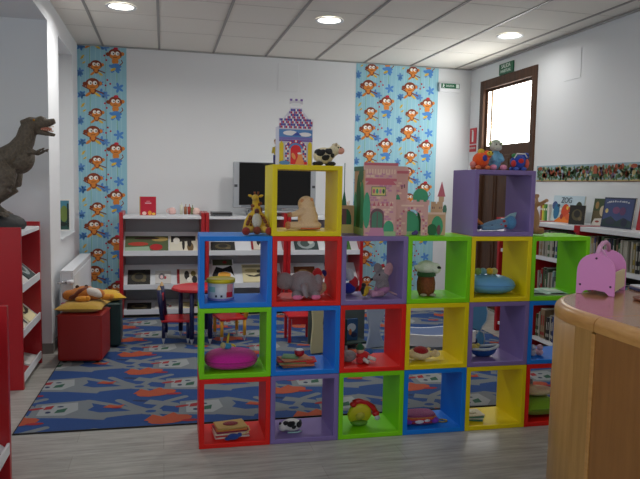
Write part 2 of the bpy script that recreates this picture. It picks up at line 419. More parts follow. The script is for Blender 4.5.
area('added_left_fill', (XW + .02, 2.0, 1.65), (0, -PI / 2, 0), 1.4, 3.1, 26, (.74, .86, 1))  # added side fill at an unseen window, brightens faces turned left
area('daylight_door_window', (XR - .03, 6.86, 2.35), (0, PI / 2 - .35, 0), .55, .9, 9, (.9, .95, 1))

# ------------------------------------------------------------------ rug
def rug():
    X0, X1, Y0, Y1 = -.853, 3.2, 3.982, 7.22
    cols = [(30, 66, 122), (112, 118, 122), (166, 74, 46), (146, 150, 150), (146, 36, 44), (40, 84, 66), (30, 42, 76), (90, 104, 126)]
    mats = [mat('rug_%d' % i, c, .95, bump=.4, bscale=400) for i, c in enumerate(cols)] + [RUGB]
    m = MB(); zt = .008
    m.box(X0, X1, Y0, Y1, 0.0002, zt, 0); B = .007
    for q in ((X0 - B, X0, Y0 - B, Y1 + B), (X1, X1 + B, Y0 - B, Y1 + B), (X0, X1, Y0 - B, Y0), (X0, X1, Y1, Y1 + B)): m.box(q[0], q[1], q[2], q[3], .0002, .009, 8)
    def clip(poly):
        for ax, lim, sg in ((0, X0, 1), (0, X1, -1), (1, Y0, 1), (1, Y1, -1)):
            out = []
            for i in range(len(poly)):
                a, b = poly[i - 1], poly[i]; ia = sg * (a[ax] - lim) >= 0; ib = sg * (b[ax] - lim) >= 0
                if ia != ib:
                    tt = (lim - a[ax]) / (b[ax] - a[ax]); out.append((a[0] + (b[0] - a[0]) * tt, a[1] + (b[1] - a[1]) * tt))
                if ib: out.append(b)
            poly = out
            if not poly: return []
        return poly
    def D(poly, mi, l):
        p = clip(poly)
        if len(p) > 2: m.add([(a, b, zt + .0003 * l) for a, b in p], [tuple(range(len(p)))], mi)
    def road(pts, w, mi, l):
        for (a, b) in zip(pts, pts[1:]):
            d = Vector((b[0] - a[0], b[1] - a[1])).normalized() * w / 2
            D([(a[0] - d.y, a[1] + d.x), (a[0] + d.y, a[1] - d.x), (b[0] + d.y, b[1] - d.x), (b[0] - d.y, b[1] + d.x)], mi, l)
        for a in pts: D(ngon(a[0], a[1], w / 2, w / 2, 10), mi, l + .2)
    for i in range(-1, 6):
        for j in range(-5, 7):
            hx = -.767 + .925 * i - .10 * j; hy = 4.889 - .085 * i + .535 * j
            def T(pts): return [(hx + a, hy + b) for a, b in pts]
            D(T([(-.16, .13), (.17, .17), (.21, .03), (.13, -.13), (.06, -.16), (-.17, -.12)]), 1, 1)
            D(T([(.02, -.14), (.30, -.23), (.32, -.17), (.52, -.16), (.52, -.09), (.26, -.09), (.16, -.02)]), 1, 1.2)
            D(T([(-.36, .20), (-.17, .10), (-.15, .02), (-.40, .12)]), 1, 1.25)
            road(T([(.12, -.06), (.24, -.17), (.46, -.12)]), .075, 1, 1.3)
            road(T([(.16, .15), (.30, .06), (.52, -.10), (.74, -.19)]), .05, 1, 2)
            road(T([(.36, .13), (.46, .0), (.58, -.12), (.66, -.29)]), .05, 1, 2.5)
            road(T([(.58, -.12), (.68, .06), (.80, .14)]), .05, 1, 3)
            D(ngon(hx + .58, hy - .12, .075, .06, 14), 1, 4); D(ngon(hx + .58, hy - .12, .035, .025, 12), 0, 5)
            D(T([(-.12, .10), (.10, .13), (.12, -.02), (.05, -.11), (-.12, -.09)]), 3, 2)
            D(T([(-.09, .07), (-.04, .09), (-.05, .02), (-.10, .01)]), 4, 3); D(T([(-.01, .0), (.05, .03), (.04, -.05), (-.02, -.06)]), 5, 3)
            D(ngon(hx + .0, hy + .06, .022, .014, 8), 6, 3); D(ngon(hx - .06, hy - .04, .018, .02, 8), 6, 3)
            D(ngon(hx - .22, hy - .20, .14, .07, 12, .25), 2, 6); D(T([(-.38, -.20), (-.33, -.10), (-.27, -.15), (-.20, -.08), (-.15, -.16), (-.26, -.25)]), 2, 6.3)
            D(ngon(hx - .10, hy - .235, .055, .022, 10), 4, 6.5)
            D(T([(.27, .0), (.31, .05), (.36, .02), (.41, .04), (.38, -.03), (.33, -.02)]), 2, 7); D(ngon(hx + .36, hy - .02, .035, .012, 8), 4, 7.4)
            D(ngon(hx + .50, hy + .10, .055, .02, 8, -.3), 6, 1.5); D(ngon(hx + .78, hy - .05, .05, .02, 8, .3), 4, 3.5)
    ro = m.build('play_rug', mats); ro.rotation_euler = (0, 0, -.02); ro.location = (-.0796, -.0164, 0)
    tag(ro, 'large blue play rug printed with grey roads and orange patches', 'rug')
rug()

# ------------------------------------------------------------------ books
def book_cover(name, parent, w, h, t, base, art, X=None, spine=None):
    """front-facing book: face towards -Y, standing on z=0, centred in x"""
    mats = [flat(base), PAPER] + [flat(a[0]) for a in art]
    m = MB(); m.box(-w / 2, w / 2, 0, t, 0, h, 0); m.box(-w / 2 + .004, w / 2 + .0008, .003, t - .003, .003, h - .003, 1)
    for i, (c, poly) in enumerate(art):
        m.add([(a * w - w / 2, -.0006 - .0004 * i, b * h) for a, b in poly], [tuple(range(len(poly)))], 2 + i)
    return m, mats
def book(label, w, h, t, base, art, loc, rot, group=None, name='picture_book', cat='book'):
    m, mats = book_cover(name, None, w, h, t, base, art)
    o = m.build(name, mats, None, loc, rot); return tag(o, label, cat, group)
E_ = lambda x, y, rx, ry, n=12, r=0: ngon(x, y, rx, ry, n, r)
ART = {
 'meadow': ((84, 96, 60), [((150, 176, 150), [(0, .0), (.6, .0), (.55, .35), (0, .3)]), ((176, 60, 40), E_(.3, .5, .24, .12)), ((176, 30, 34), E_(.72, .3, .15, .2)), ((176, 150, 84), E_(.8, .8, .2, .15)), ((60, 40, 30), E_(.5, .85, .3, .08))]),
 'zebra': ((226, 220, 200), [((40, 34, 30), [(.05, .6), (.95, .7), (.95, 1), (.05, 1)]), ((230, 226, 214), E_(.25, .7, .12, .22)), ((36, 30, 26), E_(.5, .5, .05, .4)), ((120, 96, 60), E_(.75, .3, .12, .3)), ((30, 26, 24), E_(.72, .6, .08, .3))]),
 'dark': ((34, 32, 28), [((86, 78, 52), E_(.5, .5, .34, .3)), ((40, 38, 32), E_(.5, .55, .2, .2)), ((110, 96, 70), E_(.7, .3, .12, .1))]),
 'figures': ((214, 206, 190), [((150, 26, 34), [(0, 0), (.12, 0), (.12, 1), (0, 1)]), ((36, 32, 32), E_(.45, .6, .12, .3)), ((120, 110, 60), E_(.75, .7, .12, .2)), ((30, 30, 34), E_(.8, .3, .12, .25)), ((240, 236, 226), E_(.55, .3, .1, .15))]),
 'splash': ((236, 236, 236), [((24, 22, 24), [(.0, .35), (.2, .7), (.5, .62), (.9, .75), (1, .3), (.85, .45), (.6, .5), (.3, .45), (.15, .1)]), ((84, 90, 66), [(.05, .75), (.95, .75), (.95, 1), (.05, 1)]), ((236, 170, 60), E_(.55, .35, .3, .13)), ((150, 40, 40), E_(.6, .88, .1, .06))]),
 'sketch': ((226, 214, 170), [((150, 140, 110), [(.02, .82), (.98, .82), (.98, .96), (.02, .96)]), ((60, 56, 44), [(.1, .45), (.5, .35), (.9, .55), (.95, .35), (.6, .28), (.3, .3)]), ((190, 174, 120), E_(.4, .65, .3, .1)), ((90, 84, 66), E_(.75, .6, .12, .1))]),
 'teal': ((50, 66, 66), [((150, 160, 160), E_(.5, .5, .38, .35)), ((70, 84, 80), E_(.45, .5, .2, .22)), ((200, 204, 196), E_(.7, .6, .12, .14))]),
 'pale': ((214, 210, 206), [((190, 60, 66), E_(.62, .45, .08, .12)), ((120, 120, 124), E_(.4, .55, .2, .25)), ((236, 200, 200), E_(.4, .5, .1, .15))]),
 'green': ((70, 120, 54), [((220, 216, 140), E_(.3, .6, .2, .25)), ((40, 70, 40), E_(.7, .4, .2, .3)), ((236, 240, 230), E_(.6, .75, .25, .08))]),
 'brown': ((120, 66, 34), [((150, 100, 50), E_(.5, .5, .3, .3)), ((80, 40, 24), E_(.6, .3, .2, .12)), ((190, 150, 90), E_(.4, .75, .2, .06))]),
 'sea': ((44, 84, 130), [((200, 214, 222), E_(.5, .6, .35, .2)), ((210, 120, 60), E_(.4, .4, .12, .15)), ((24, 40, 80), E_(.7, .25, .25, .12))]),
 'redcol': ((170, 30, 40), [((236, 216, 170), E_(.5, .6, .3, .2)), ((60, 30, 30), E_(.4, .35, .15, .2)), ((240, 240, 236), E_(.7, .3, .1, .12))]),
}

# ------------------------------------------------------------------ low display bookcases
def slope(z): return math.radians(14 if z < .15 else 42)
def bookcase(w, d, label, loc, rz, zs=((.34, .0), ), H=1.155, group='low red sided display bookcases', shelves=(.08, .355, .725), top=1.085, pt=.04, back=0):
    """front face on local y=0, body towards +y, x from 0 to w"""
    t = thing('display_bookcase', label, 'bookcase', loc, rz, group)
    for x in (0, w - pt): MB().box(x, x + pt, 0, d, 0, H).build('side_panel', REDP, t, bevel=.003)
    a, b = pt + .001, w - pt - .001
    MB().box(a, b, back, d - .012, top, top + .03).build('top_shelf', WHITE, t, bevel=.003)
    MB().box(a, b, d - .011, d - .001, .03, H - .06).build('back_panel', mat('grey_back_panel', (178, 180, 184), .5), t)
    MB().box(a, b, .05, d - .012, 0, .06).build('plinth', BLACK, t)
    for z in shelves:
        tl = slope(z); m = MB()
        q = Matrix.Translation((0, .012, z - .035)) @ Matrix.Rotation(tl, 4, 'X')
        L = .34
        m.box(a, b, 0, L, 0, .012, 0, q); m.box(a, b, 0, .012, z - .045, z + .012)
        m.build('sloping_shelf', WHITE, t, bevel=.002)
    return t
def lay_on(t_loc, rz, x, z, dy, key, w, h, label, group=None, spin=0):
    """a book lying on a sloping shelf of a bookcase placed at t_loc/rz"""
    base, art = ART[key]
    q = Matrix.Translation(t_loc) @ Matrix.Rotation(rz, 4, 'Z') @ Matrix.Translation((x, .012, z - .035)) @ Matrix.Rotation(slope(z), 4, 'X') @ Matrix.Translation((0, dy, .0135)) @ Matrix.Rotation(spin, 4, 'Z') @ Matrix.Rotation(-PI / 2, 4, 'X') @ Matrix.Translation((0, -.012, 0))
    m, mats = book_cover('picture_book', None, w, h, .012, base, art)
    o = m.build('picture_book', mats); o.matrix_world = q; tag(o, label, 'book', group)
    return o
BK = [(-.464, .91), (.452, .922), (1.378, .91)]
BY = 7.25; BD = .5
bookcase(.91, BD, 'low bookcase with red sides against the back wall beside the left wallpaper', (-.464, BY, 0), 0)
bookcase(.922, BD, 'low bookcase with red sides carrying the television', (.452, BY, 0), 0)
bookcase(.91, BD, 'low bookcase with red sides ending at the wide monkey wallpaper', (1.378, BY, 0), 0)
o1 = (-.464, BY, 0)
# shelf slopes: books from the front lip
lay_on(o1, 0, .285, .725, .02, 'meadow', .46, .24, 'wide green and red picture book on the upper sloping shelf, leftmost', 'books on the back wall bookcases')
lay_on(o1, 0, .68, .725, .02, 'zebra', .30, .24, 'cream and black picture book beside the wide green one, upper sloping shelf', 'books on the back wall bookcases')
lay_on(o1, 0, .20, .355, .03, 'dark', .24, .22, 'dark square picture book on the middle sloping shelf, leftmost', 'books on the back wall bookcases')
lay_on(o1, 0, .46, .355, .05, 'pale', .17, .18, 'small pale book with a red spot between two larger books', 'books on the back wall bookcases')
lay_on(o1, 0, .73, .355, .03, 'figures', .24, .22, 'white picture book with a red spine and dark figures, middle sloping shelf', 'books on the back wall bookcases')
lay_on(o1, 0, .20, .08, .03, 'dark', .26, .2, 'dark picture book on the lowest sloping shelf, leftmost', 'books on the back wall bookcases')
lay_on(o1, 0, .50, .08, .03, 'pale', .26, .2, 'pale picture book on the lowest sloping shelf behind the little chair', 'books on the back wall bookcases')
lay_on(o1, 0, .76, .08, .03, 'sketch', .18, .2, 'beige picture book on the lowest sloping shelf behind the red table', 'books on the back wall bookcases')
o2 = (.452, BY, 0)
lay_on(o2, 0, .20, .725, .03, 'dark', .27, .14, 'flat black picture book above the blue cube edge on the upper shelf', 'books on the back wall bookcases')
lay_on(o2, 0, .21, .355, .03, 'splash', .25, .36, 'white picture book with a black splash and orange title seen through the blue cube', 'books on the back wall bookcases')
lay_on(o2, 0, .56, .355, .05, 'sketch', .26, .26, 'beige book with a dark sketch seen through the blue cube', 'books on the back wall bookcases')
lay_on(o2, 0, .62, .725, .05, 'figures', .2, .2, 'picture book on the upper sloping shelf below the television', 'books on the back wall bookcases')
o3 = (1.378, BY, 0)
lay_on(o3, 0, .24, .725, .02, 'teal', .28, .24, 'dark teal and grey picture book seen through the top of the red cube', 'books on the back wall bookcases')
lay_on(o3, 0, .62, .725, .03, 'green', .3, .2, 'green picture book seen through the top of the purple cube', 'books on the back wall bookcases')
lay_on(o3, 0, .24, .355, .03, 'brown', .25, .24, 'brown picture book seen behind the grey elephant', 'books on the back wall bookcases')
lay_on(o3, 0, .62, .355, .03, 'sea', .25, .3, 'blue picture book seen through the purple cube, middle shelf', 'books on the back wall bookcases')
# left bookcase by the opening, faces +X
LB = (-.965, 4.84, 0)
bookcase(.74, .5, 'low bookcase with red sides under the dinosaur statue', LB, PI / 2, shelves=(.09, .41, .735), top=1.09, pt=.035)
for i, (x, z, k, w_) in enumerate(((.22, .735, 'pale', .24), (.50, .735, 'teal', .24), (.22, .41, 'figures', .22), (.50, .41, 'sketch', .25), (.22, .09, 'redcol', .22), (.50, .09, 'pale', .26))):
    lay_on(LB, PI / 2, x, z, .02, k, w_, .26, ['near', 'far'][i % 2] + ' of the two picture books on the ' + ['upper', 'middle', 'lowest'][i // 2] + ' shelf below the dinosaur', 'books in the left bookcase')
LB2 = (-.735, 2.60, 0)
bookcase(.78, .5, 'lower red sided bookcase at the left edge of the photo, nearest the camera', LB2, PI / 2, H=.88, shelves=(.19,), top=.8, pt=.035, back=.2)
lay_on(LB2, PI / 2, .5, .19, .02, 'meadow', .26, .24, 'green picture book in the nearest left bookcase', 'books in the nearest left bookcase')

# ------------------------------------------------------------------ things on top of the back bookcases
ZT = 1.116
t = thing('standing_book', 'small red book standing on top of the leftmost back bookcase', 'book', (-.165, 7.45, ZT), .1)
m, mats = book_cover('x', None, .17, .205, .02, (186, 20, 50), [((226, 170, 180), rect(.3, .7, .62, .68)), ((240, 200, 190), E_(.25, .1, .14, .1)), ((236, 160, 60), E_(.6, .12, .12, .12)), ((240, 190, 80), E_(.85, .07, .12, .07)), ((214, 120, 130), E_(.5, .75, .14, .03))])
m.build('book_cover', mats, t)
MB().box(-.092, -.085, 0, .022, 0, .205).build('spine', flat((190, 160, 90)), t)
t = thing('pencil_tray', 'little white tray of pots and pencils on top of the bookcase', 'desk tidy', (.205, 7.42, ZT))
MB().box(-.17, .19, -.05, .05, 0, .012).build('tray', WHITE, t, bevel=.003)
for x, h, c in ((-.01, .12, (214, 214, 196)), (.035, .10, (150, 96, 60)), (.075, .10, (170, 60, 46)), (.11, .09, (120, 130, 90))):
    MB().lathe([(0, .0125), (.016, .0125), (.018, h), (.015, h), (.013, .02), (0, .02)], (x, 0, 0), n=16).tube([(x, 0, .03), (x + .004, 0, h + .03)], .004).build('pot', flat(c), t)
for x, c in ((-.11, (232, 190, 184)), (.155, (232, 200, 190))):
    MB().lathe([(0, .013), (.03, .013), (.042, .03), (.04, .06), (.025, .085), (0, .09)], (x, 0, 0), n=18).tube([(x - .05, 0, .03), (x - .062, 0, .05), (x - .05, 0, .07), (x - .03, 0, .075)], .005).build('cup', flat(c), t)
# television
t = thing('television', 'flat television with black screen and silver frame on the back bookcase', 'television', (1.27, 7.46, 1.156))
MB().box(-.49, .48, 0, .09, .05, .58).box(-.40, .40, .09, .16, .10, .51).build('casing', SILVER, t, bevel=.01)
MB().box(-.425, .415, -.004, -.0005, .085, .572).build('screen', mat('screen_glass', (1, 1, 2), .9), t)
MB().box(-.40, .40, -.006, -.001, .055, .078).build('control_strip', mat('grey_strip', (120, 124, 130), .4), t)
MB().box(-.3, .3, -.10, .2, 0, .02).box(-.08, .08, .03, .08, .02, .06).build('stand', SILVER, t, bevel=.006)
for s in (-.462, .452):
    MB().box(s - .018, s + .018, -.003, -.0005, .29, .32).build('speaker_badge', mat('dark_grey', (66, 68, 72), .5), t)
t = thing('disc_player', 'slim grey disc player lying on the bookcase beside the television', 'disc player', (.655, 7.42, ZT))
MB().box(-.13, .10, -.12, .12, .006, .045).build('casing', mat('grey_player', (96, 98, 102), .4), t, bevel=.004)
MB().box(-.12, .09, -.1215, -.1205, .02, .036).build('front_slot', BLACK, t)
for x in (-.10, .07): MB().lathe([(0, 0), (.012, 0), (.012, .006), (0, .006)], (x, -.08, 0), n=12).build('foot', BLACK, t)
t = thing('pink_ornament', 'small pink and red ornament right of the television', 'ornament', (1.93, 7.42, ZT))
MB().lathe([(0, 0), (.04, 0), (.045, .05), (.03, .08), (0, .09)], n=18).ell((.01, 0, .10), (.028, .025, .026)).build('body', flat((222, 150, 140)), t)
MB().lathe([(.028, .055), (.047, .055), (.046, .03), (.03, .03)], n=18).build('band', flat((186, 70, 66)), t)
t = thing('red_pot', 'red brown pot on the bookcase top between yellow cube and castle', 'pot', (2.14, 7.42, ZT))
MB().lathe([(0, 0), (.035, 0), (.04, .13), (.033, .13), (.03, .01), (0, .01)], n=18).build('body', flat((168, 66, 50)), t)
MB().tube([(0, 0, .05), (.01, 0, .19)], .005).tube([(0, 0, .05), (-.012, .005, .18)], .005).build('pencils', flat((190, 150, 100)), t)

# ------------------------------------------------------------------ radiator, poster
t = thing('radiator', 'white wall radiator under the niche behind the yellow cushions', 'radiator', (XL + .004, 6.0, 0))
m = MB(); m.box(.045, .06, 0, 1.42, .13, .68).box(.14, .155, 0, 1.42, .13, .68)
for i in range(24): m.box(.155, .162, .02 + i * .058, .05 + i * .058, .16, .65)
m.build('panel', WHITE, t, bevel=.004)
MB().box(.045, .155, 0.001, 1.419, .681, .695).build('top_grille', WHITE, t, bevel=.003)
for yy in (0, 1.414): MB().box(.062, .138, yy, yy + .006, .14, .68).build('end_panel', WHITE, t)
MB().tube([(.10, -.001, .60), (.10, -.05, .60)], .016).tube([(.10, -.04, .60), (.03, -.04, .595)], .011).build('valve', mat('chrome', (190, 190, 194), .25, metal=.8), t)
MB().lathe([(0, 0), (.02, 0), (.024, .05), (.0, .055)], (0, 0, 0), n=14, X=Matrix.Translation((.11, -.05, .60)) @ Matrix.Rotation(PI / 2, 4, 'Y')).build('valve_knob', WHITE, t)
MB().box(0.0, .045, .2, .23, .3, .5).box(0.0, .045, 1.2, 1.23, .3, .5).build('bracket', WHITE, t)
m = MB(); m.box(-1.22, -.97, 7.345, 7.358, .946, 1.285, 0)
pm = [flat((230, 230, 226)), flat((40, 78, 70)), flat((70, 130, 150)), flat((110, 130, 60)), flat((26, 40, 36))]
for i, (c, p) in enumerate(((1, rect(-1.21, -.98, .96, 1.27)), (2, rect(-1.21, -.98, 1.18, 1.27)), (3, E_(-1.03, 1.13, .04, .09)), (4, E_(-1.06, 1.02, .06, .025)), (4, rect(-1.0, -.985, .99, 1.24)))):
    m.add([(a, 7.3445 - .0005 * i, b) for a, b in p], [tuple(range(len(p)))], c)
tag(m.build('landscape_print', pm), 'small green landscape picture leaning in the wall niche on its sill', 'picture')

# ------------------------------------------------------------------ ottomans and cushions
RF = mat('red_leatherette', (150, 26, 20), .45, bump=.1, bscale=200); TF = mat('dark_teal_leatherette', (18, 52, 50), .5, bump=.1, bscale=200)
def ottoman(loc, rz, mtl, label):
    t = thing('cube_ottoman', label, 'ottoman', loc, rz, 'cube ottomans')
    MB().box(-.175, .175, -.175, .175, .012, .40).build('padded_body', mtl, t, bevel=.022, seg=3)
    MB().tube([(a * .176, b * .176, .385) for a, b in ((-1, -1), (1, -1), (1, 1), (-1, 1))], .004, closed=True, n=6).build('piping', mtl, t)
    for a in (-1, 1):
        for b in (-1, 1): MB().lathe([(0, 0), (.018, 0), (.018, .014), (0, .014)], (a * .13, b * .13, 0), n=10).build('foot', BLACK, t)
ottoman((-.642, 5.63, .0112), -.12, RF, 'red leatherette cube ottoman in front of the radiator')
ottoman((-.548, 6.10, .0112), 0, TF, 'dark teal cube ottoman half hidden behind the red one')
YC = plush((216, 168, 34)); YC2 = plush((188, 148, 52))
def star_cushion(loc, rz, mtl, label, spot):
    t = thing('floor_cushion', label, 'cushion', loc, rz, 'yellow cushions on the ottomans')
    m = MB().pillow((0, 0, 0), (.19, .18, .046)); m.build('cushion', mtl, t)
    MB().ell((spot[0], spot[1], .027), (.035, .03, .008), pw=1).ell((spot[0] + .03, spot[1] + .02, .027), (.02, .02, .007)).build('printed_patch', flat((140, 70, 110)), t)
star_cushion((-.652, 5.63, .452), -.12, YC2, 'worn yellow cushion lying on the red ottoman', (-.13, -.05))
star_cushion((-.545, 6.09, .452), .25, YC, 'bright yellow cushion lying on the teal ottoman', (.10, -.06))
t = thing('lying_plush_tiger', 'orange plush animal with white belly lying on the yellow cushion', 'soft toy', (-.60, 5.68, .486), .1)
m = MB(); m.ell((-.07, .0, .065), (.11, .09, .055), rot=(0, -.2, 0)).ell((.03, -.02, .055), (.09, .07, .05)).ell((-.16, -.01, .05), (.06, .05, .045)); m.build('body', plush((190, 112, 36)), t, remesh=.008, smooth_iter=3)
m = MB().ell((.03, -.045, .068), (.075, .05, .042), rot=(0, .35, 0)); m.build('belly', plush((216, 206, 196)), t)
MB().tube([(-.18, -.03, .03), (-.12, -.07, .05), (-.08, -.07, .09), (-.02, -.04, .115)], [.012, .02, .02, .012]).build('stripe', plush((110, 50, 24)), t)
for p, r in (((-.06, -.09, .028), (.06, .035, .026)), ((.135, -.03, .028), (.05, .035, .026))):
    MB().ell(p, r).ell((p[0] + r[0] * .7, p[1] - .01, p[2] + .004), (.022, .024, .022)).build('paw', plush((214, 140, 36)), t)
for x in (-.03, -.10): MB().ell((x, -.01, .118), (.016, .014, .016)).build('ear', plush((70, 40, 24)), t)

# ------------------------------------------------------------------ cube wall
PHI = -0.018865; U = .4; DEP = .315; CO = Vector((0.19209, 3.56524, 0))
cphi, sphi = math.cos(PHI), math.sin(PHI)
def CP(a, dy, z):
    a = a * 1.0025 - .001
    return (CO.x + a * cphi - dy * sphi, CO.y + a * sphi + dy * cphi, z)
CC = {'red': (222, 26, 14), 'purple': (128, 108, 164), 'green': (124, 208, 6), 'yellow': (230, 206, 0), 'blue': (4, 120, 216)}
CM = {k: mat('lacquer_' + k, v, .48, bump=.02, bscale=30) for k, v in CC.items()}
for _m in CM.values(): _m.node_tree.nodes['Principled BSDF'].inputs['Specular IOR Level'].default_value = .35
FT = .0275
def cube(col, a, k, label):
    m = MB(); g = .0006; w_ = U * 1.0025 / 2 - g
    o = ngon
    out = [(-w_, 0 + g), (w_, g), (w_, U - g), (-w_, U - g)]; i_ = w_ - FT; inn = [(-i_, FT), (i_, FT), (i_, U - FT), (-i_, U - FT)]
    vs = [(x, 0, z) for x, z in out] + [(x, 0, z) for x, z in inn] + [(x, DEP, z) for x, z in out] + [(x, DEP, z) for x, z in inn]
    fs = []
    for j in range(4):
        q = (j + 1) % 4
        fs += [(j, q, 4 + q, 4 + j), (8 + q, 8 + j, 12 + j, 12 + q), (q, j, 8 + j, 8 + q), (4 + j, 4 + q, 12 + q, 12 + j)]
    m.add(vs, fs)
    ob = m.build('storage_cube', CM[col], None, CP(a + U / 2, 0, k * U), (0, 0, PHI), bevel=.003)
    return tag(ob, label, 'storage cube', 'coloured open storage cubes')
ROWS = [['red', 'purple', 'green', 'blue', 'yellow', 'red'], ['green', 'blue', 'red', 'yellow', 'purple', 'blue'], ['blue', 'red', 'purple', 'green', 'yellow', 'green']]
LAB = [['red open cube at floor level holding the stack of cloth books', 'purple open cube at floor level holding the cow toy', 'green open cube at floor level holding the toy telephone', 'blue open cube at floor level holding the folded patterned cloth', 'yellow open cube at floor level with a small cloth book', 'red open cube at floor level holding the green cushion'],
       ['green open cube in the middle row holding the magenta cushion', 'blue open cube in the middle row holding felt books and a red cup', 'red open cube in the middle row holding the gnome', 'yellow open cube in the middle row holding the red and cream turtle', 'purple open cube in the middle row holding the blue boat toy', 'blue open cube in the middle row, partly behind the wooden counter'],
       ['blue open cube in the third row holding the white tin', 'red open cube in the third row holding the grey elephant', 'purple open cube in the third row holding the grey mouse', 'green open cube in the third row holding the brown basket frog', 'yellow open cube in the third row holding the light blue cushion', 'green open cube in the third row, outermost by the wooden counter']]
for k in range(3):
    for i in range(6): cube(ROWS[k][i], i * U, k, LAB[k][i])
cube('yellow', .395, 3, 'yellow open cube on top of the wall under the castle box')
cube('purple', 1.604, 3, 'purple open cube on top of the wall under three plush toys')

def fl(k): return k * U + FT + .001      # inside floor of row k
def tp(k): return k * U + .0006          # top surface under level k
def CT(name, label, cat, a, dy, z, rz=0, group=None): return thing(name, label, cat, CP(a, dy, z), PHI + rz, group)
EYE = mat('toy_eye_black', (10, 10, 12), .2)

# white tin with yellow lid
t = CT('snack_tin', 'white printed tin with yellow lid in the blue cube', 'tin', .125, .13, fl(2))
MB().lathe([(0, 0), (.068, 0), (.074, .003), (.076, .10), (.0, .10)], n=36).build('tin_body', flat((214, 218, 224), .35), t)
MB().lathe([(0, .103), (.070, .101), (.081, .100), (.081, .118), (.076, .122), (.070, .119), (0, .119)], n=36).build('lid', flat((220, 200, 20), .35), t)
def wrap(c, z0, z1, a0, a1, n=8):
    m = MB(); r = .0768; vs = []; fs = []
    for i in range(n + 1):
        a = a0 + (a1 - a0) * i / n
        vs += [(r * math.cos(a), r * math.sin(a), z0), (r * math.cos(a), r * math.sin(a), z1)]
    for i in range(n): fs.append((2 * i, 2 * i + 2, 2 * i + 3, 2 * i + 1))
    m.add(vs, fs, 0, True); return m.build('printed_label', flat(c, .4), t)
wrap((196, 30, 36), .02, .05, -PI / 2 + .35, -PI / 2 + .95); wrap((226, 150, 150), .05, .095, -PI / 2 + .4, -PI / 2 + 1.0); wrap((120, 120, 190), 0.002, .014, -PI, 0, 20); wrap((40, 44, 60), .022, .034, -PI / 2 - .5, -PI / 2 - .35); wrap((40, 44, 60), .022, .034, -PI / 2 - .1, -PI / 2 + .05); wrap((150, 200, 190), .05, .08, -PI / 2 - 1.1, -PI / 2 - .5)
MB().box(-.10, -.075, -.01, .01, .100, .108).build('lid_tab', flat((220, 200, 20), .35), t)

# grey elephant
GE = plush((140, 130, 134)); PK = plush((226, 120, 160))
t = CT('plush_elephant', 'grey plush elephant with pink feet lying in the red cube', 'soft toy', .60, .12, fl(2))
m = MB(); m.ell((.0, .0, .085), (.085, .07, .075)).ell((.04, .01, .06), (.08, .07, .055)).ell((-.095, .02, .09), (.045, .045, .045)); m.build('body', GE, t, remesh=.007, smooth_iter=3)
m = MB().ell((-.115, -.025, .105), (.052, .018, .05)); m.build('ear', GE, t)
m = MB().ell((.085, -.02, .10), (.03, .016, .04)); m.build('ear', GE, t)
MB().tube([(-.005, -.06, .085), (-.005, -.085, .06), (-.002, -.09, .035), (.012, -.095, .022)], [.022, .018, .014, .011]).build('trunk', GE, t)
for x in (-.045, .062):
    MB().ell((x, -.05, .025), (.032, .035, .025)).build('leg', GE, t)
    MB().ell((x, -.078, .016), (.03, .012, .015)).build('foot_pad', PK, t)
t = CT('red_plush_doll', 'small doll in red clothes behind the elephant in the red cube', 'soft toy', .455, .20, fl(2))
MB().ell((0, 0, .05), (.035, .03, .05)).ell((-.02, -.02, .02), (.03, .03, .02)).build('clothes', plush((180, 24, 40)), t)
MB().ell((0, 0, .12), (.028, .026, .03)).build('head', plush((130, 118, 120)), t)
t = CT('clown_doll', 'small colourful doll with a red cap at the back of the red cube', 'soft toy', .72, .21, fl(2))
MB().ell((0, 0, .045), (.03, .03, .045)).ell((.02, -.02, .05), (.018, .018, .03)).build('body', plush((216, 200, 160)), t)
MB().ell((0, 0, .11), (.028, .028, .028)).build('head', plush((222, 190, 160)), t)
MB().lathe([(.032, 0), (.03, .02), (.014, .04), (0, .045)], (-.015, 0, .12), n=16).build('cap', plush((196, 40, 46)), t)
MB().ell((.025, 0, .13), (.018, .018, .022)).build('bonnet_tuft', plush((30, 30, 110)), t)

# grey mouse
GM = plush((138, 128, 132))
t = CT('plush_mouse', 'grey plush mouse with big pink ears sitting in the purple cube', 'soft toy', 1.085, .12, fl(2), .15)
m = MB(); m.ell((0.0, 0, .06), (.045, .04, .06)).ell((0, .0, .125), (.042, .038, .038)).tube([(-.02, 0, .12), (-.065, 0, .105)], [.034, .010]); m.build('body', GM, t, remesh=.006, smooth_iter=3)
MB().ell((.03, -.02, .165), (.034, .012, .042), rot=(0, .4, .3)).build('ear', plush((200, 150, 156)), t)
MB().ell((-.02, .02, .165), (.028, .012, .036), rot=(0, -.4, 0)).build('ear', GM, t)
MB().ell((-.07, 0, .105), (.008, .008, .008)).ell((-.035, -.03, .135), (.005, .005, .006)).build('face', EYE, t)
MB().ell((0, 0, .045), (.048, .044, .035)).build('dress', plush((176, 120, 160)), t)
for y in (-.025, .025): MB().tube([(-.01, y, .025), (-.05, y - .005, .02), (-.085, y - .01, .022)], [.02, .016, .018]).build('leg', plush((196, 140, 170)), t)
MB().tube([(.0, -.035, .09), (-.03, -.045, .07), (-.055, -.04, .065)], [.014, .012, .012]).build('arm', GM, t)
MB().tube([(.04, -.01, .03), (.08, -.03, .012), (.10, -.05, .008)], .005).build('tail', plush((190, 150, 160)), t)
t = CT('toy_bee', 'little black and yellow toy in front of the plush mouse', 'soft toy', .975, .10, fl(2), .5)
m = MB(); m.ell((0, 0, .035), (.022, .02, .034), rot=(.0, .6, 0)); m.build('body', plush((196, 160, 40)), t)
MB().tube([(-.02, 0, .02), (-.028, 0, .045), (-.012, 0, .07)], [.010, .012, .010]).build('stripes', plush((30, 24, 24)), t)
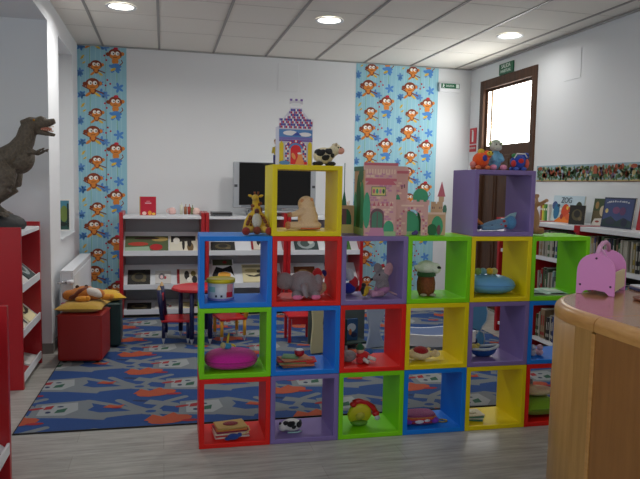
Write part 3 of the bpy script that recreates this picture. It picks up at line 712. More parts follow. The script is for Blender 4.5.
MB().ell((-.02, -.005, .075), (.014, .014, .014)).build('head', plush((40, 30, 30)), t)
t = CT('blue_jumper_doll', 'doll in blue and red clothes at the back of the purple cube', 'soft toy', .905, .22, fl(2))
MB().ell((0, 0, .035), (.045, .03, .035)).build('trousers', plush((30, 40, 150)), t)
MB().ell((.03, 0, .07), (.03, .024, .04)).build('jumper', plush((196, 40, 50)), t)
MB().ell((.0, 0, .12), (.03, .03, .04), rot=(0, -.4, 0)).build('hood', plush((196, 200, 206)), t)

# frog in a brown basket
t = CT('basket_frog', 'pale green plush head rising from a brown basket in the green cube', 'soft toy', 1.365, .12, fl(2)); t.scale = (.98, 1, 1.12)
MB().lathe([(0, 0), (.042, 0), (.056, .03), (.058, .07), (.05, .105), (.046, .105), (.05, .07), (.04, .02), (0, .015)], n=24).build('basket', mat('wicker_brown', (124, 66, 34), .8, bump=.8, bscale=90, var=.3), t)
m = MB(); m.ell((0, 0, .155), (.062, .05, .038)).ell((.055, -.02, .15), (.032, .03, .03)).tube([(-.05, 0, .15), (-.085, -.01, .165)], [.022, .006]); m.build('head', plush((226, 234, 212)), t, remesh=.006, smooth_iter=3)
MB().lathe([(.045, .104), (.06, .11), (.055, .128), (.02, .13)], n=20).build('leafy_collar', plush((46, 88, 44)), t)
MB().ell((.062, -.048, .158), (.012, .006, .008)).ell((.07, -.052, .156), (.005, .004, .005)).build('eye', EYE, t)
for x in (-.03, .03): MB().ell((x, -.04, .008), (.022, .02, .008)).build('foot', plush((180, 170, 140)), t)

# light blue cushion and toy
t = CT('square_cushion', 'light blue cushion filling the yellow cube of the third row', 'cushion', 1.795, .15, fl(2) + .062)
MB().ell((0, 0, 0), (.166, .125, .06), rot=(0, .04, 0), n=32, k=16, pw=.85).build('cushion', mat('blue_satin', (104, 172, 224), .45, bump=.25, bscale=12), t)
MB().tube([(.166 * math.copysign(abs(math.cos(a)) ** .85, math.cos(a)), .125 * math.copysign(abs(math.sin(a)) ** .85, math.sin(a)), -.006 * math.cos(a)) for a in [i * PI / 16 + .01 for i in range(32)]], .0025, closed=True, n=6).build('seam', flat((90, 150, 206)), t)
t = CT('plush_caterpillar', 'tiny yellow and green toy lying on the light blue cushion', 'soft toy', 1.765, .13, fl(2) + .120)
for i, (x, c) in enumerate(((-.055, (130, 170, 90)), (-.02, (120, 170, 180)), (.025, (226, 186, 40)), (.055, (190, 190, 120)))): MB().ell((x, 0, .022), (.024, .022, .022)).ell((x, -.018, .03), (.008, .006, .008)).build('segment', plush(c), t)

# magazine in outer green cube
t = CT('open_magazine', 'magazine lying open on the floor of the outermost green cube', 'magazine', 2.15, .13, fl(2), -.1)
m = MB()
for s in (-1, 1):
    pts = [(0, .004), (s * .03, .016), (s * .09, .017), (s * .15, .008)]
    vs = [(x, y, z) for x, z in pts for y in (-.1, .1)]; m.add(vs, [(0, 1, 3, 2), (2, 3, 5, 4), (4, 5, 7, 6)], 0, True)
m.box(-.15, .15, -.1, .1, 0, .003, 1); m.build('pages', [flat((150, 190, 176)), PAPER], t)
MB().box(.03, .12, -.07, .05, .0172, .0176).build('photo_print', flat((206, 214, 210)), t)
MB().box(-.10, -.03, -.07, .06, .0172, .0176).build('photo_print', flat((60, 120, 120)), t)

# magenta cushion + duck toy
t = CT('heart_cushion', 'plump magenta cushion in the green cube of the middle row', 'cushion', .185, .13, fl(1) + .052)
m = MB().ell((0, 0, 0), (.152, .118, .055), n=32, k=16, pw=.82); m.build('cushion', plush((206, 30, 150)), t)
MB().tube([(.152 * math.copysign(abs(math.cos(a)) ** .82, math.cos(a)), .118 * math.copysign(abs(math.sin(a)) ** .82, math.sin(a)), 0) for a in [i * PI / 16 + .01 for i in range(32)]], .0035, closed=True, n=6).build('piping', plush((170, 20, 120)), t)
t = CT('plush_duckling', 'tiny yellow and blue toy sitting on the magenta cushion', 'soft toy', .165, .14, fl(1) + .106)
MB().ell((0, 0, .016), (.026, .022, .018)).build('body', plush((60, 150, 200)), t)
MB().ell((-.026, -.01, .022), (.016, .016, .018)).build('head', plush((206, 186, 140)), t)
MB().tube([(.015, 0, .02), (.035, 0, .02), (.045, -.005, .012)], [.008, .007, .006]).tube([(.0, 0, .03), (.003, 0, .06), (.008, 0, .09)], [.007, .006, .005]).build('limbs', plush((222, 186, 60)), t)

# felt books + red cup
t = CT('felt_book_pile', 'loose pile of patchwork felt pages in the blue cube of the middle row', 'cloth book', .56, .13, fl(1))
for i, (c, w1, d1, r, dx) in enumerate((((150, 96, 60), .09, .075, .1, 0), ((214, 120, 80), .10, .07, -.16, .015), ((150, 150, 90), .095, .06, .1, -.015), ((214, 40, 40), .115, .055, -.09, .01), ((206, 130, 80), .09, .06, .22, 0), ((110, 150, 90), .05, .045, -.3, -.025))):
    q = Matrix.Rotation(r, 4, 'Z'); MB().box(-w1 + dx, w1 + dx, -d1, d1, i * .0085 + .0005, i * .0085 + .0078, 0, q).build('felt_page', plush(c), t, bevel=.003)
MB().tube([(.06, -.06, .03), (.10, -.05, .024), (.118, -.03, .028)], [.012, .010, .008]).build('felt_tab', plush((206, 60, 40)), t)
MB().tube([(-.10, -.04, .006), (-.13, -.06, .012), (-.125, -.03, .03)], .003).build('ribbon', flat((196, 206, 210)), t)
t = CT('red_cup', 'small red cup with white lid standing on the felt pages', 'cup', .585, .12, fl(1) + .052)
MB().lathe([(0, 0), (.018, 0), (.028, .012), (.03, .028), (.026, .034), (0, .034)], n=24).build('bowl', flat((170, 16, 26), .3), t)
MB().lathe([(.0, .0345), (.023, .0345), (.022, .040), (0, .042)], n=24).build('lid', flat((226, 222, 220), .4), t)

# gnome
t = CT('plush_gnome', 'toy gnome with green cap and red suit lying in the red cube, middle row', 'soft toy', .965, .11, fl(1))
MB().ell((.01, 0, .035), (.045, .035, .034)).ell((-.02, -.03, .02), (.022, .022, .02)).build('suit', plush((196, 30, 34)), t)
MB().ell((-.01, .0, .075), (.024, .024, .022)).build('face', plush((216, 176, 150)), t)
MB().lathe([(.027, 0), (.026, .015), (.012, .032), (0, .038)], (-.012, 0, .082), n=16).build('cap', plush((24, 92, 60)), t)
for a, b in (((.03, -.03, .04), (.075, -.045, .025)), ((-.0, -.035, .03), (.03, -.06, .014))): MB().tube([a, b], [.012, .011]).build('limb', plush((214, 210, 200)), t)
MB().ell((.05, .02, .06), (.03, .02, .02)).build('sack', plush((40, 100, 160)), t)
t = CT('grey_plush_rabbit', 'grey soft toy slumped beside the gnome in the red cube', 'soft toy', .89, .14, fl(1))
MB().ell((0, 0, .035), (.05, .04, .035)).ell((-.025, -.02, .05), (.025, .024, .024)).build('body', plush((140, 136, 140)), t, remesh=.006)
MB().tube([(-.03, 0, .06), (-.04, .01, .09)], [.010, .006]).tube([(-.015, 0, .065), (-.012, .01, .095)], [.010, .006]).build('ears', plush((150, 146, 150)), t)

# turtle
t = CT('plush_turtle', 'round cream and dark red turtle toy in the yellow cube, middle row', 'soft toy', 1.335, .11, fl(1))
MB().ell((0, 0, .04), (.07, .06, .036)).build('body', plush((222, 206, 170)), t)
MB().ell((0, -.012, .056), (.05, .045, .032)).build('shell', plush((150, 14, 30)), t)
for x, y in ((-.075, -.02), (.075, -.02), (-.06, .04), (.06, .04)): MB().tube([(x * .7, y, .03), (x * 1.1, y - .01, .05), (x * 1.25, y - .01, .066)], [.016, .014, .010]).build('flipper', plush((220, 196, 150)), t)
MB().ell((.105, 0, .035), (.028, .024, .022)).ell((.12, -.012, .045), (.004, .004, .004)).build('head', plush((226, 212, 180)), t)
t = CT('plush_snail', 'small brown toy tucked behind the turtle in the yellow cube', 'soft toy', 1.262, .20, fl(1))
MB().ell((0, 0, .025), (.03, .03, .024)).ell((.01, -.02, .05), (.016, .014, .016)).build('body', plush((150, 100, 50)), t)

# blue boat toy
t = CT('toy_slipper', 'blue boat shaped slipper toy with white rim in the purple cube', 'toy', 1.76, .13, fl(1), -.15)
m = MB(); n = 20
prof = [(.0, .55), (.35, .92), (.75, 1.0), (1, .98)]
vs = []; fs = []
for zf, sf in ((0, .55), (.3, .85), (.75, 1.0), (1.0, 1.05)):
    for i in range(n):
        a = 2 * PI * i / n; vs.append((.085 * sf * math.cos(a) * (1 + .15 * math.cos(a)), .045 * sf * math.sin(a), .004 + .05 * zf + .018 * zf * max(0, math.cos(a)) ** 2))
for j in range(3):
    for i in range(n): fs.append((j * n + i, j * n + (i + 1) % n, (j + 1) * n + (i + 1) % n, (j + 1) * n + i))
fs.append(tuple(range(n))[::-1]); m.add(vs, fs, 0, True); m.build('hull', mat('blue_rubber', (24, 84, 160), .4), t)
MB().tube([vs[3 * n + i] for i in range(n)], .009, closed=True, n=8).build('rim', plush((196, 206, 210)), t)
MB().ell((-.055, 0, .06), (.035, .035, .02)).ell((-.03, -.01, .075), (.014, .012, .012)).build('cuff', plush((196, 180, 90)), t)
MB().ell((-.095, -.03, .022), (.026, .022, .02)).build('toe_ball', plush((190, 206, 214)), t)

# pink dolls in blue cube, behind the counter
t = CT('baby_dolls', 'row of small pink and white dolls in the blue cube by the counter', 'doll', 2.12, .10, fl(1), 0)
for i, (x, c) in enumerate(((-.08, (226, 170, 190)), (-.03, (214, 214, 220)), (.02, (226, 180, 190)))):
    MB().ell((x, 0, .022), (.026, .03, .022)).ell((x, -.01, .055), (.02, .02, .018)).build('doll_figure', plush(c), t)

# stack of cloth books
t = CT('cloth_book_stack', 'stack of colourful cloth books on the floor of the red cube', 'cloth book', .185, .14, fl(0), .08)
for i, (c, r, w1, d1) in enumerate((((226, 210, 200), .0, .10, .078), ((196, 60, 60), .05, .098, .075), ((236, 220, 196), -.04, .10, .078), ((150, 40, 70), .08, .095, .07), ((206, 130, 60), -.02, .09, .07), ((190, 166, 90), .1, .088, .066))):
    MB().box(-w1, w1, -d1, d1, i * .0095 + .0005, i * .0095 + .0088, 0, Matrix.Rotation(r, 4, 'Z')).build('cloth_page', plush(c), t, bevel=.0035)
MB().ell((.0, 0, .06), (.045, .03, .006)).build('applique', plush((130, 40, 50)), t)
MB().tube([(.02, -.085, .012), (.07, -.10, .03), (.10, -.075, .04), (.10, -.03, .045)], .004).build('cord', flat((206, 190, 130)), t)
MB().ell((.0, -.105, .02), (.035, .02, .018)).ell((.035, -.11, .03), (.014, .012, .012)).ell((-.032, -.108, .012), (.018, .014, .01)).build('hanging_fish', plush((36, 66, 140)), t)

# cow cushion toy
WC = plush((222, 220, 214)); BC = plush((24, 24, 26))
def spots(t, c, r, pts, mt):
    for (a, b, s) in pts:
        n = Vector((math.cos(b) * math.sin(a), -math.cos(b) * math.cos(a), math.sin(b)))
        p = Vector(c) + Vector((n.x * r[0], n.y * r[1], n.z * r[2])) * .985
        q = n.to_track_quat('Z', 'Y').to_matrix().to_4x4(); q.translation = p
        m = MB(); m.ell((0, 0, 0), (s, s * .75, .005), n=12, k=6, X=q); m.ell((s * .5, s * .3, 0), (s * .6, s * .5, .0048), n=10, k=6, X=q); m.build('black_patch', mt, t)
t = CT('toy_cow_pouch', 'small white toy with black cow patches in the purple floor cube', 'soft toy', .545, .12, fl(0))
MB().ell((0, 0, .036), (.065, .045, .036)).ell((-.055, -.01, .028), (.026, .026, .024)).build('body', WC, t, remesh=.006, smooth_iter=2)
spots(t, (0, 0, .036), (.065, .045, .036), ((-.2, .5, .024), (.7, .3, .024), (.1, .0, .014), (1.1, .5, .02), (-.9, .6, .018)), BC)
for x in (-.07, -.045): MB().ell((x, -.01, .05), (.008, .006, .010)).build('ear', BC, t)
MB().tube([(-.03, -.04, .005), (.03, -.042, .004), (.055, -.03, .006)], .004).build('hem', flat((170, 210, 206)), t)

# toy telephone
t = CT('toy_telephone', 'yellow round toy telephone with red handset in the green floor cube', 'toy', .975, .13, fl(0), 0)
q = Matrix.Translation((-.01, 0, .075)) @ Matrix.Rotation(PI / 2 + .35, 4, 'X')
MB().lathe([(0, -.02), (.06, -.02), (.074, -.01), (.076, .01), (.066, .02), (0, .022)], n=12, X=q).build('dial', flat((206, 190, 40), .5), t)
MB().lathe([(.0, .0225), (.03, .0225), (.028, .028), (0, .029)], n=18, X=q).build('dial_hub', flat((190, 180, 70), .5), t)
MB().ell((-.01, .005, .02), (.055, .04, .0195)).build('base', flat((90, 140, 40), .5), t)
MB().tube([(-.055, -.01, .15), (-.02, -.012, .158), (.03, -.01, .145), (.07, -.01, .115), (.088, -.012, .085)], [.016, .018, .015, .018, .018]).ell((-.055, -.02, .142), (.022, .022, .018)).ell((.088, -.02, .078), (.024, .022, .020)).build('handset', flat((190, 20, 34), .35), t)
MB().ell((.094, -.036, .056), (.018, .01, .016)).build('earpiece', flat((180, 184, 190), .4), t)

# folded patterned cloth and ring
t = CT('folded_cloth', 'folded red and purple patterned cloth in the blue floor cube', 'cloth', 1.35, .13, fl(0))
for i, (c, w1) in enumerate((((60, 40, 110), .085), ((176, 30, 50), .105), ((120, 50, 120), .11), ((206, 70, 50), .112), ((200, 120, 60), .105), ((150, 60, 100), .1))):
    MB().ell((0, 0, .008 + i * .0095), (w1, .07, .0085), pw=.6).build('fold', plush(c), t)
MB().ell((-.02, -.067, .025), (.03, .006, .012)).ell((.03, -.066, .03), (.02, .006, .010)).build('white_motif', plush((220, 216, 220)), t)
MB().ell((-.085, -.04, .022), (.03, .03, .02)).ell((.085, -.045, .024), (.03, .03, .02)).build('purple_corner', plush((120, 50, 170)), t)
t = CT('teething_ring', 'thin gold coloured ring lying beside the folded cloth', 'ring', 1.497, .11, fl(0))
MB().tube([(.032 * math.cos(a), .022 * math.sin(a), .005) for a in [i * PI / 10 for i in range(20)]], .0045, closed=True, n=8).build('ring', flat((170, 150, 60), .4), t)
MB().ell((-.033, 0, .008), (.010, .008, .008)).build('bead', flat((150, 140, 110)), t)

# cloth book in yellow floor cube
t = CT('soft_cloth_book', 'small white and teal cloth book lying in the yellow floor cube', 'cloth book', 1.72, .13, fl(0), -.2)
for i, c in enumerate(((60, 130, 120), (206, 210, 200), (90, 150, 130), (220, 216, 200))): MB().box(-.06, .05, -.06, .06, i * .0105 + .0005, i * .0105 + .0095, 0, Matrix.Rotation(.1 * i - .1, 4, 'Z')).build('cloth_page', plush(c), t, bevel=.004)
MB().ell((-.02, -.01, .046), (.035, .03, .010)).build('applique', plush((230, 226, 210)), t)

# cushions in red floor cube
t = CT('green_cushion', 'lime green cushion at the bottom of the outer red cube', 'cushion', 2.16, .14, fl(0) + .065)
MB().pillow((0, 0, 0), (.14, .12, .06)).build('cushion', plush((126, 176, 30)), t)
MB().tube([(-.135, -.11, 0), (0, -.108, 0), (.135, -.11, 0)], .004).build('seam', plush((110, 150, 30)), t)
t = CT('cream_cushion', 'cream plush lying on top of the lime green cushion', 'soft toy', 2.16, .13, fl(0) + .132)
MB().ell((0, 0, .028), (.11, .07, .028)).ell((-.06, -.02, .05), (.035, .03, .03)).build('body', plush((214, 200, 160)), t, remesh=.008, smooth_iter=2)
MB().ell((-.07, 0, .09), (.02, .016, .022)).ell((-.045, 0, .088), (.012, .012, .02)).build('head', plush((150, 150, 150)), t)

# ------------------------------------------------------------------ on top of the cube wall
# giraffe family on the blue cube
GY = plush((206, 166, 48)); GBn = plush((120, 60, 24)); 
t = CT('plush_giraffe', 'yellow spotted plush giraffe with dark red hooves sitting on the blue cube', 'soft toy', .322, .13, tp(3), 0); t.scale = (1.06, 1, .95)
m = MB(); m.ell((0, 0, .075), (.04, .035, .07)).tube([(0, 0, .12), (0, -.004, .175), (-.004, -.008, .21)], [.03, .022, .018]).ell((-.008, -.02, .222), (.02, .03, .02))
for s in (-1, 1):
    m.tube([(s * .025, 0, .12), (s * .05, -.02, .08), (s * .062, -.035, .03)], [.018, .016, .016])
    m.tube([(s * .02, 0, .03), (s * .045, -.05, .03), (s * .055, -.07, .028)], [.022, .02, .018])
m.build('body', GY, t, remesh=.006, smooth_iter=2)
rr = random.Random(5); m = MB()
for i in range(26):
    z = rr.uniform(.02, .19); a = rr.uniform(-1.5, 1.5); r = .042 if z < .12 else .024
    m.ell((r * math.sin(a), -r * .9 * math.cos(a), z), (.010, .005, .010), n=8, k=5)
for i in range(12):
    s = rr.choice((-1, 1)); f = rr.random(); m.ell((s * (.03 + .034 * f), -.024 - .032 * f, .118 - .085 * f), (.010, .010, .010), n=8, k=5)
m.build('spots', GBn, t)
for s in (-1, 1):
    MB().ell((s * .062, -.085, .026), (.022, .02, .024)).build('hoof', plush((140, 40, 30)), t)
    MB().tube([(s * .008, -.005, .235), (s * .010, -.004, .258)], [.004, .006]).build('horn', GBn, t)
    MB().ell((s * .028 - .004, -.005, .232), (.014, .005, .008), rot=(0, -s * .4, 0)).build('ear', GY, t)
MB().ell((0, -.055, .028), (.022, .018, .024)).build('belly_toy', plush((130, 60, 40)), t)
MB().ell((0, -.036, .085), (.026, .012, .045)).build('belly', plush((196, 190, 180)), t)
MB().tube([(.0, -.028, .15), (.0, -.044, .135)], [.012, .014]).build('scarf', plush((90, 40, 30)), t)

# peach monkey in the yellow top cube
PM = plush((250, 204, 168))
t = CT('plush_bear', 'peach coloured plush bear seen from behind inside the yellow top cube', 'soft toy', .622, .14, fl(3), 0); t.scale = (.95, 1, .88)
m = MB(); m.ell((0.005, 0, .075), (.064, .055, .08)).ell((.02, 0, .03), (.072, .06, .032)).ell((-.008, 0, .17), (.052, .046, .054)).ell((-.0, 0, .13), (.055, .045, .05))
m.tube([(-.03, -.03, .13), (-.075, -.035, .105), (-.105, -.03, .10)], [.024, .020, .018]).tube([(-.02, -.02, .025), (-.08, -.04, .03), (-.12, -.04, .03)], [.03, .026, .024])
m.build('body', PM, t, remesh=.006, smooth_iter=3)
MB().ell((-.035, -.028, .19), (.014, .008, .014)).ell((.02, -.03, .2), (.012, .008, .012)).build('ears', plush((222, 160, 116)), t)
MB().ell((-.112, -.032, .10), (.018, .016, .018)).build('hand', plush((196, 140, 110)), t)
MB().ell((-.125, -.042, .03), (.02, .024, .026)).build('foot', plush((220, 150, 110)), t)
MB().tube([(-.05, -.052, .012), (.01, -.060, .010), (.07, -.052, .012)], .005).build('hem', plush((222, 120, 70)), t)

# castle carton on the yellow cube
t = CT('castle_box', 'cardboard castle box with red arch and purple battlements on the yellow cube', 'toy castle', .542, .11, tp(4), .03); t.scale = (1.08, 1, 1.02)
cb = [flat(c) for c in ((214, 212, 226), (120, 90, 170), (200, 50, 80), (60, 80, 170), (226, 200, 40), (220, 40, 50), (236, 150, 90), (240, 236, 240), (130, 120, 190), (90, 140, 200))]
W, H_, D_ = .185, .215, .10
MB().box(-W / 2, W / 2, 0, D_, 0, H_).build('box_body', cb[0], t, bevel=.002)
m = MB()
up_ = [(-.092, H_), (.092, H_), (.092, .262), (.078, .252), (.066, .262), (.058, .275), (.038, .30), (.03, .318), (-.03, .318), (-.038, .30), (-.058, .275), (-.066, .262), (-.078, .252), (-.092, .262)]
m.prism(up_, .0, .004, 0); rr = random.Random(9)
# chequered blocks on the gable
for r in range(8):
    z = .205 + r * .0135
    hw = .09 if z < .255 else (.058 if z < .272 else (.044 if z < .29 else .032))
    n = int(hw / .0085)
    for i in range(-n, n + 1):
        x = i * .0085 * 1.0
        if r % 2 and i % 2: c = 3
        else: c = [2, 7, 1][(i + r) % 3]
        if abs(x) < hw - .004 and z < .31: m.add([(a, -.0012, b) for a, b in rect(x - .004, x + .004, z, z + .012)], [(0, 1, 2, 3)], c)
m.build('gable', cb, t)
m = MB(); S = [0]
def P(poly, c, l=1): m.add([(a, -.0006 * l, b) for a, b in poly], [tuple(range(len(poly)))], c)
P(rect(-.09, .09, .15, .198), 9, 1); P(ngon(-.03, .178, .04, .014, 12), 7, 2); P(ngon(.05, .172, .035, .012, 12), 7, 2); P([(-.02, .165), (.03, .165), (.005, .185)], 3, 3)
P(rect(-.09, .09, .142, .156), 8, 4); P(rect(-.09, .09, .132, .141), 1, 4)
for s in (-1, 1):
    P(rect(min(s * .088, s * .066), max(s * .088, s * .066), .0, .118), 4, 5); P([(s * .088, .118), (s * .066, .118), (s * .077, .135)], 4, 5)
    for r in range(9):
        for i in range(2):
            x = s * (.042 + i * .010); P(rect(x - .0045, x + .0045, .004 + r * .0135, .015 + r * .0135), [7, 2, 3][(r + i) % 3], 5)
P(ngon(0, .095, .056, .045, 20, 0, 0, PI), 2, 5); 
for i in range(9):
    a = PI * (i + .5) / 9; P(ngon(.047 * math.cos(a), .095 + .038 * math.sin(a), .006, .006, 6), [7, 3][i % 2], 7)
P(ngon(0, .092, .038, .032, 18, 0, 0, PI), 9, 6); P(ngon(0, .085, .028, .028, 18, 0, 0, PI) + [(-.028, .005), (.028, .005)], 5, 8)
P([(-.004, .004), (.046, .004), (.036, .05), (.012, .05)], 6, 9); P(ngon(.022, .056, .012, .013, 12), 6, 10); P(ngon(.02, .066, .012, .006, 10), 7, 11); P(rect(.045, .062, .004, .02), 5, 9); P(ngon(-.06, .012, .03, .012, 10), 9, 9); P(ngon(-.012, .05, .01, .02, 10, .4), 6, 9)
m.build('printed_front', cb, t)
m = MB()
m.prism([(-.03, .318), (.03, .318), (.036, .338), (.026, .338), (.024, .328), (-.024, .328), (-.026, .338), (-.036, .338)], 0, .004, 0)
m.build('handle_band', cb[7], t)
MB().prism([(-.036, .338), (-.018, .345), (.018, .345), (.036, .338), (.036, .368), (.022, .368), (.022, .36), (.008, .36), (.008, .368), (-.008, .368), (-.008, .36), (-.022, .36), (-.022, .368), (-.036, .368)], .0, .004, 0).build('top_battlement', [flat((210, 206, 214))], t)
MB().box(-.034, -.022, -.0012, -.0004, .356, .367).box(-.006, .006, -.0012, -.0004, .356, .367).box(.022, .034, -.0012, -.0004, .356, .367).build('battlement_print', cb[1], t)

# cow on yellow cube
t = CT('plush_cow', 'white plush cow with black patches standing right of the castle box', 'soft toy', .715, .12, tp(4), 0); t.scale = (1.14, 1.14, 1.14)
BW = plush((222, 210, 176)); m = MB()
m.ell((-.005, 0, .052), (.055, .045, .042)).ell((.055, -.01, .085), (.030, .028, .028)).tube([(.03, 0, .065), (.055, -.008, .085)], [.03, .026]); m.build('body', BW, t, remesh=.006, smooth_iter=2)
spots(t, (-.005, 0, .052), (.055, .045, .042), ((-.5, .3, .024), (.4, .5, .024), (0, -.3, .02), (-1.0, .5, .018), (.8, 0, .016)), BC)
MB().ell((.078, -.02, .078), (.020, .020, .018)).build('muzzle', plush((226, 160, 140)), t)
for y in (-.03, .02): MB().ell((.05, y - .005, .108), (.008, .014, .008)).build('ear', plush((190, 170, 140)), t)
for x, y in ((-.035, -.03), (.03, -.03), (-.035, .03), (.03, .03)): MB().ell((x, y, .011), (.022, .014, .0115)).build('foot', plush((40, 36, 34)), t)
MB().ell((.062, -.035, .093), (.004, .003, .004)).ell((.075, -.033, .094), (.004, .003, .004)).build('eye', EYE, t)
# doll behind the castle
t = CT('small_doll', 'small doll in yellow top and blue trousers at the left corner of the yellow cube', 'doll', .452, .235, tp(4), 0)
MB().tube([(-.009, 0, 0.001), (-.009, 0, .06)], [.011, .012]).tube([(.009, 0, 0.001), (.009, 0, .06)], [.011, .012]).build('trousers', plush((44, 44, 110)), t)
MB().ell((0, 0, .085), (.020, .015, .032)).tube([(-.018, 0, .105), (-.026, -.006, .07)], [.007, .006]).build('top', plush((206, 180, 60)), t)
MB().ell((0, 0, .135), (.015, .015, .018)).build('head', plush((206, 160, 120)), t)
MB().ell((0, .004, .143), (.0165, .0155, .014)).build('hair', plush((140, 100, 50)), t)

# folding cardboard castle on purple/green tops
t = CT('folding_castle', 'pink cardboard fold-out castle with green trees standing on the cube tops', 'toy castle', .905, 0, tp(3)); t.scale = (1.085, 1, 1.06)
fc = [flat(c) for c in ((222, 172, 166), (206, 108, 124), (70, 164, 122), (40, 110, 70), (226, 208, 130), (238, 204, 186), (120, 80, 90), (206, 140, 170), (160, 196, 140), (212, 172, 136), (80, 130, 106))]
def brick(m, x0, x1, z0, z1, y, c=5, s=.012, seed=1):
    rr = random.Random(seed); z = z0; r = 0
    while z + s < z1:
        x = x0 + (s * .9 if r % 2 else 0)
        while x + s * 1.6 < x1:
            if rr.random() < .55: m.add([(a, y, b) for a, b in rect(x, x + s * 1.5, z, z + s * .75)], [(0, 1, 2, 3)], rr.choice([c, 5, 7, 0]))
            x += s * 1.9
        z += s; r += 1
yA = .03
# main tower, front sheet
m = MB(); tw = [(.03, 0), (.205, 0), (.205, .36), (.212, .36), (.212, .40), (.02, .40), (.02, .36), (.03, .36)]
m.prism(tw, yA, yA + .004, 0); brick(m, .035, .2, .01, .35, yA - .0006, 7, .013, 4)
def Q(poly, c, l=1, y=yA): m.add([(a, y - .0006 * (l + 1), b) for a, b in poly], [tuple(range(len(poly)))], c)
Q(rect(.022, .21, .385, .40), 1); Q(rect(.03, .205, .30, .315), 1); Q([(.03, .28), (.205, .28), (.185, .30), (.05, .30)], 1)
for i in range(11): Q(rect(.034 + i * .0155, .042 + i * .0155, .34, .365), 5, 2)
Q(rect(.065, .145, .22, .27), 3, 2); Q(rect(.068, .142, .223, .267), 4, 3)
for i in range(4): Q(ngon(.078 + i * .018, .245, .007, .014, 8), [1, 2, 7, 3][i], 4)
for i in range(6): Q([(.05 + i * .024, .165), (.066 + i * .024, .165), (.058 + i * .024, .19)], 1, 2)
Q(rect(.062, .138, .045, .115), 6, 3); Q(ngon(.10, .115, .038, .036, 16, 0, 0, PI), 6, 3); Q(rect(.07, .13, .045, .105), 10, 4); Q(ngon(.10, .105, .03, .03, 16, 0, 0, PI), 10, 4); Q(rect(.098, .102, .045, .13), 6, 5)
Q([(.05, .0), (.15, 0), (.135, .045), (.065, .045)], 7, 3); Q(ngon(.165, .04, .03, .045, 12), 2, 5); Q(ngon(.04, .14, .02, .1, 14), 2, 5); Q(rect(.14, .205, 0, .025), 8, 6)
m.build('tower_front', fc, t)
# side sheet running back (x = .03)
m = MB(); m.box(.026, .0299, yA + .004, .25, 0, .38, 9)
def QS(poly, c, l): m.add([(.026 - .0006 * l, a, b) for a, b in poly], [tuple(range(len(poly)))], c)
QS(ngon(.08, .15, .05, .15, 16), 2, 1); QS(ngon(.15, .17, .05, .17, 16), 3, 2); QS(ngon(.215, .12, .035, .12, 14), 2, 3); QS(rect(.03, .25, 0, .04), 8, 4); QS(ngon(.10, .33, .05, .04, 12), 10, 3); QS(rect(.035, .25, .355, .38), 10, 5)
m.build('tower_side', fc, t)
m = MB(); m.box(.0305, .20, .24, .2439, 0, .36, 9); m.build('tower_back', fc, t)
# left far wing with flagpole
m = MB(); m.box(-.05, .0255, .236, .24, 0, .16, 9); QW = lambda p, c, l: m.add([(a, .236 - .0006 * l, b) for a, b in p], [tuple(range(len(p)))], c)
QW(ngon(-.02, .07, .03, .07, 14), 3, 1); QW(rect(-.045, .02, .0, .05), 4, 2); QW(rect(-.045, -.02, .05, .14), 6, 2); m.build('left_wing', fc, t)
MB().prism([(-.052, .16), (-.020, .16), (-.034, .25)], .232, .236, 0).box(-.037, -.0335, .231, .235, .20, .40).build('spire', [flat((60, 120, 100))], t)
# round tower and gate arch
yB = .06
m = MB(); m.prism([(.2, 0), (.29, 0), (.29, .33), (.297, .33), (.297, .36), (.28, .385), (.225, .385), (.2, .36)], yB + .03, yB + .034, 0)
brick(m, .22, .285, .02, .31, yB + .0294, 5, .014, 8)
def Q2(p, c, l, y=yB + .03): m.add([(a, y - .0006 * (l + 1), b) for a, b in p], [tuple(range(len(p)))], c)
Q2(ngon(.232, .17, .018, .06, 12), 2, 1); Q2(rect(.252, .258, .26, .28), 6, 2); Q2(rect(.266, .272, .265, .285), 6, 2); Q2(rect(.212, .293, .345, .36), 1, 2)
m.build('round_tower', fc, t)
m = MB(); outer = [(.215, 0), (.25, 0), (.25, .09), (.262, .125), (.29, .145), (.325, .145), (.352, .125), (.362, .09), (.362, 0), (.402, 0), (.402, .17), (.408, .17), (.408, .20), (.392, .20), (.392, .19), (.372, .19), (.372, .20), (.352, .20), (.352, .19), (.332, .19), (.332, .20), (.312, .20), (.312, .19), (.292, .19), (.292, .20), (.272, .20), (.272, .19), (.252, .19), (.252, .20), (.209, .20), (.209, .17), (.215, .17)]
m.prism(outer, yB, yB + .004, 0)
Q3 = lambda p, c, l: m.add([(a, yB - .0006 * l, b) for a, b in p], [tuple(range(len(p)))], c)
for i in range(13):
    a = PI * i / 12; Q3(ngon(.306 + .066 * math.cos(a), .09 + .064 * math.sin(a), .008, .006, 6, a), [1, 7, 5][i % 3], 1)
for r in range(6):
    for x in (.222, .236, .372, .386): Q3(rect(x, x + .01, .005 + r * .015, .015 + r * .015), [7, 5, 1][(r + int(x * 1000)) % 3], 1)
Q3(rect(.245, .375, .163, .172), 5, 2); m.build('gate_arch', fc, t)
m = MB(); m.prism(rect(.215, .52, 0, .02), yB + .05, yB + .054, 8); m.prism([(.255, .02), (.37, .02)] + ngon(.3125, .06, .056, .075, 14, 0, 0, PI), yB + .05, yB + .054, 2)
m.prism(ngon(.375, .215, .045, .05, 16), yB + .055, yB + .059, 2); m.prism(rect(.36, .39, .02, .19), yB + .055, yB + .059, 3)
m.build('garden_trees', fc, t)
MB().ell((.345, yB + .03, .014), (.012, .010, .014)).ell((.33, yB + .025, .01), (.012, .008, .010)).build('little_figure', flat((90, 70, 140)), t)
m = MB(); yC = yB + .035
m.prism([(.405, 0), (.52, 0), (.52, .13), (.50, .13), (.50, .19), (.468, .19), (.468, .18), (.458, .18), (.458, .19), (.43, .19), (.43, .13), (.405, .13)], yC, yC + .004, 9)
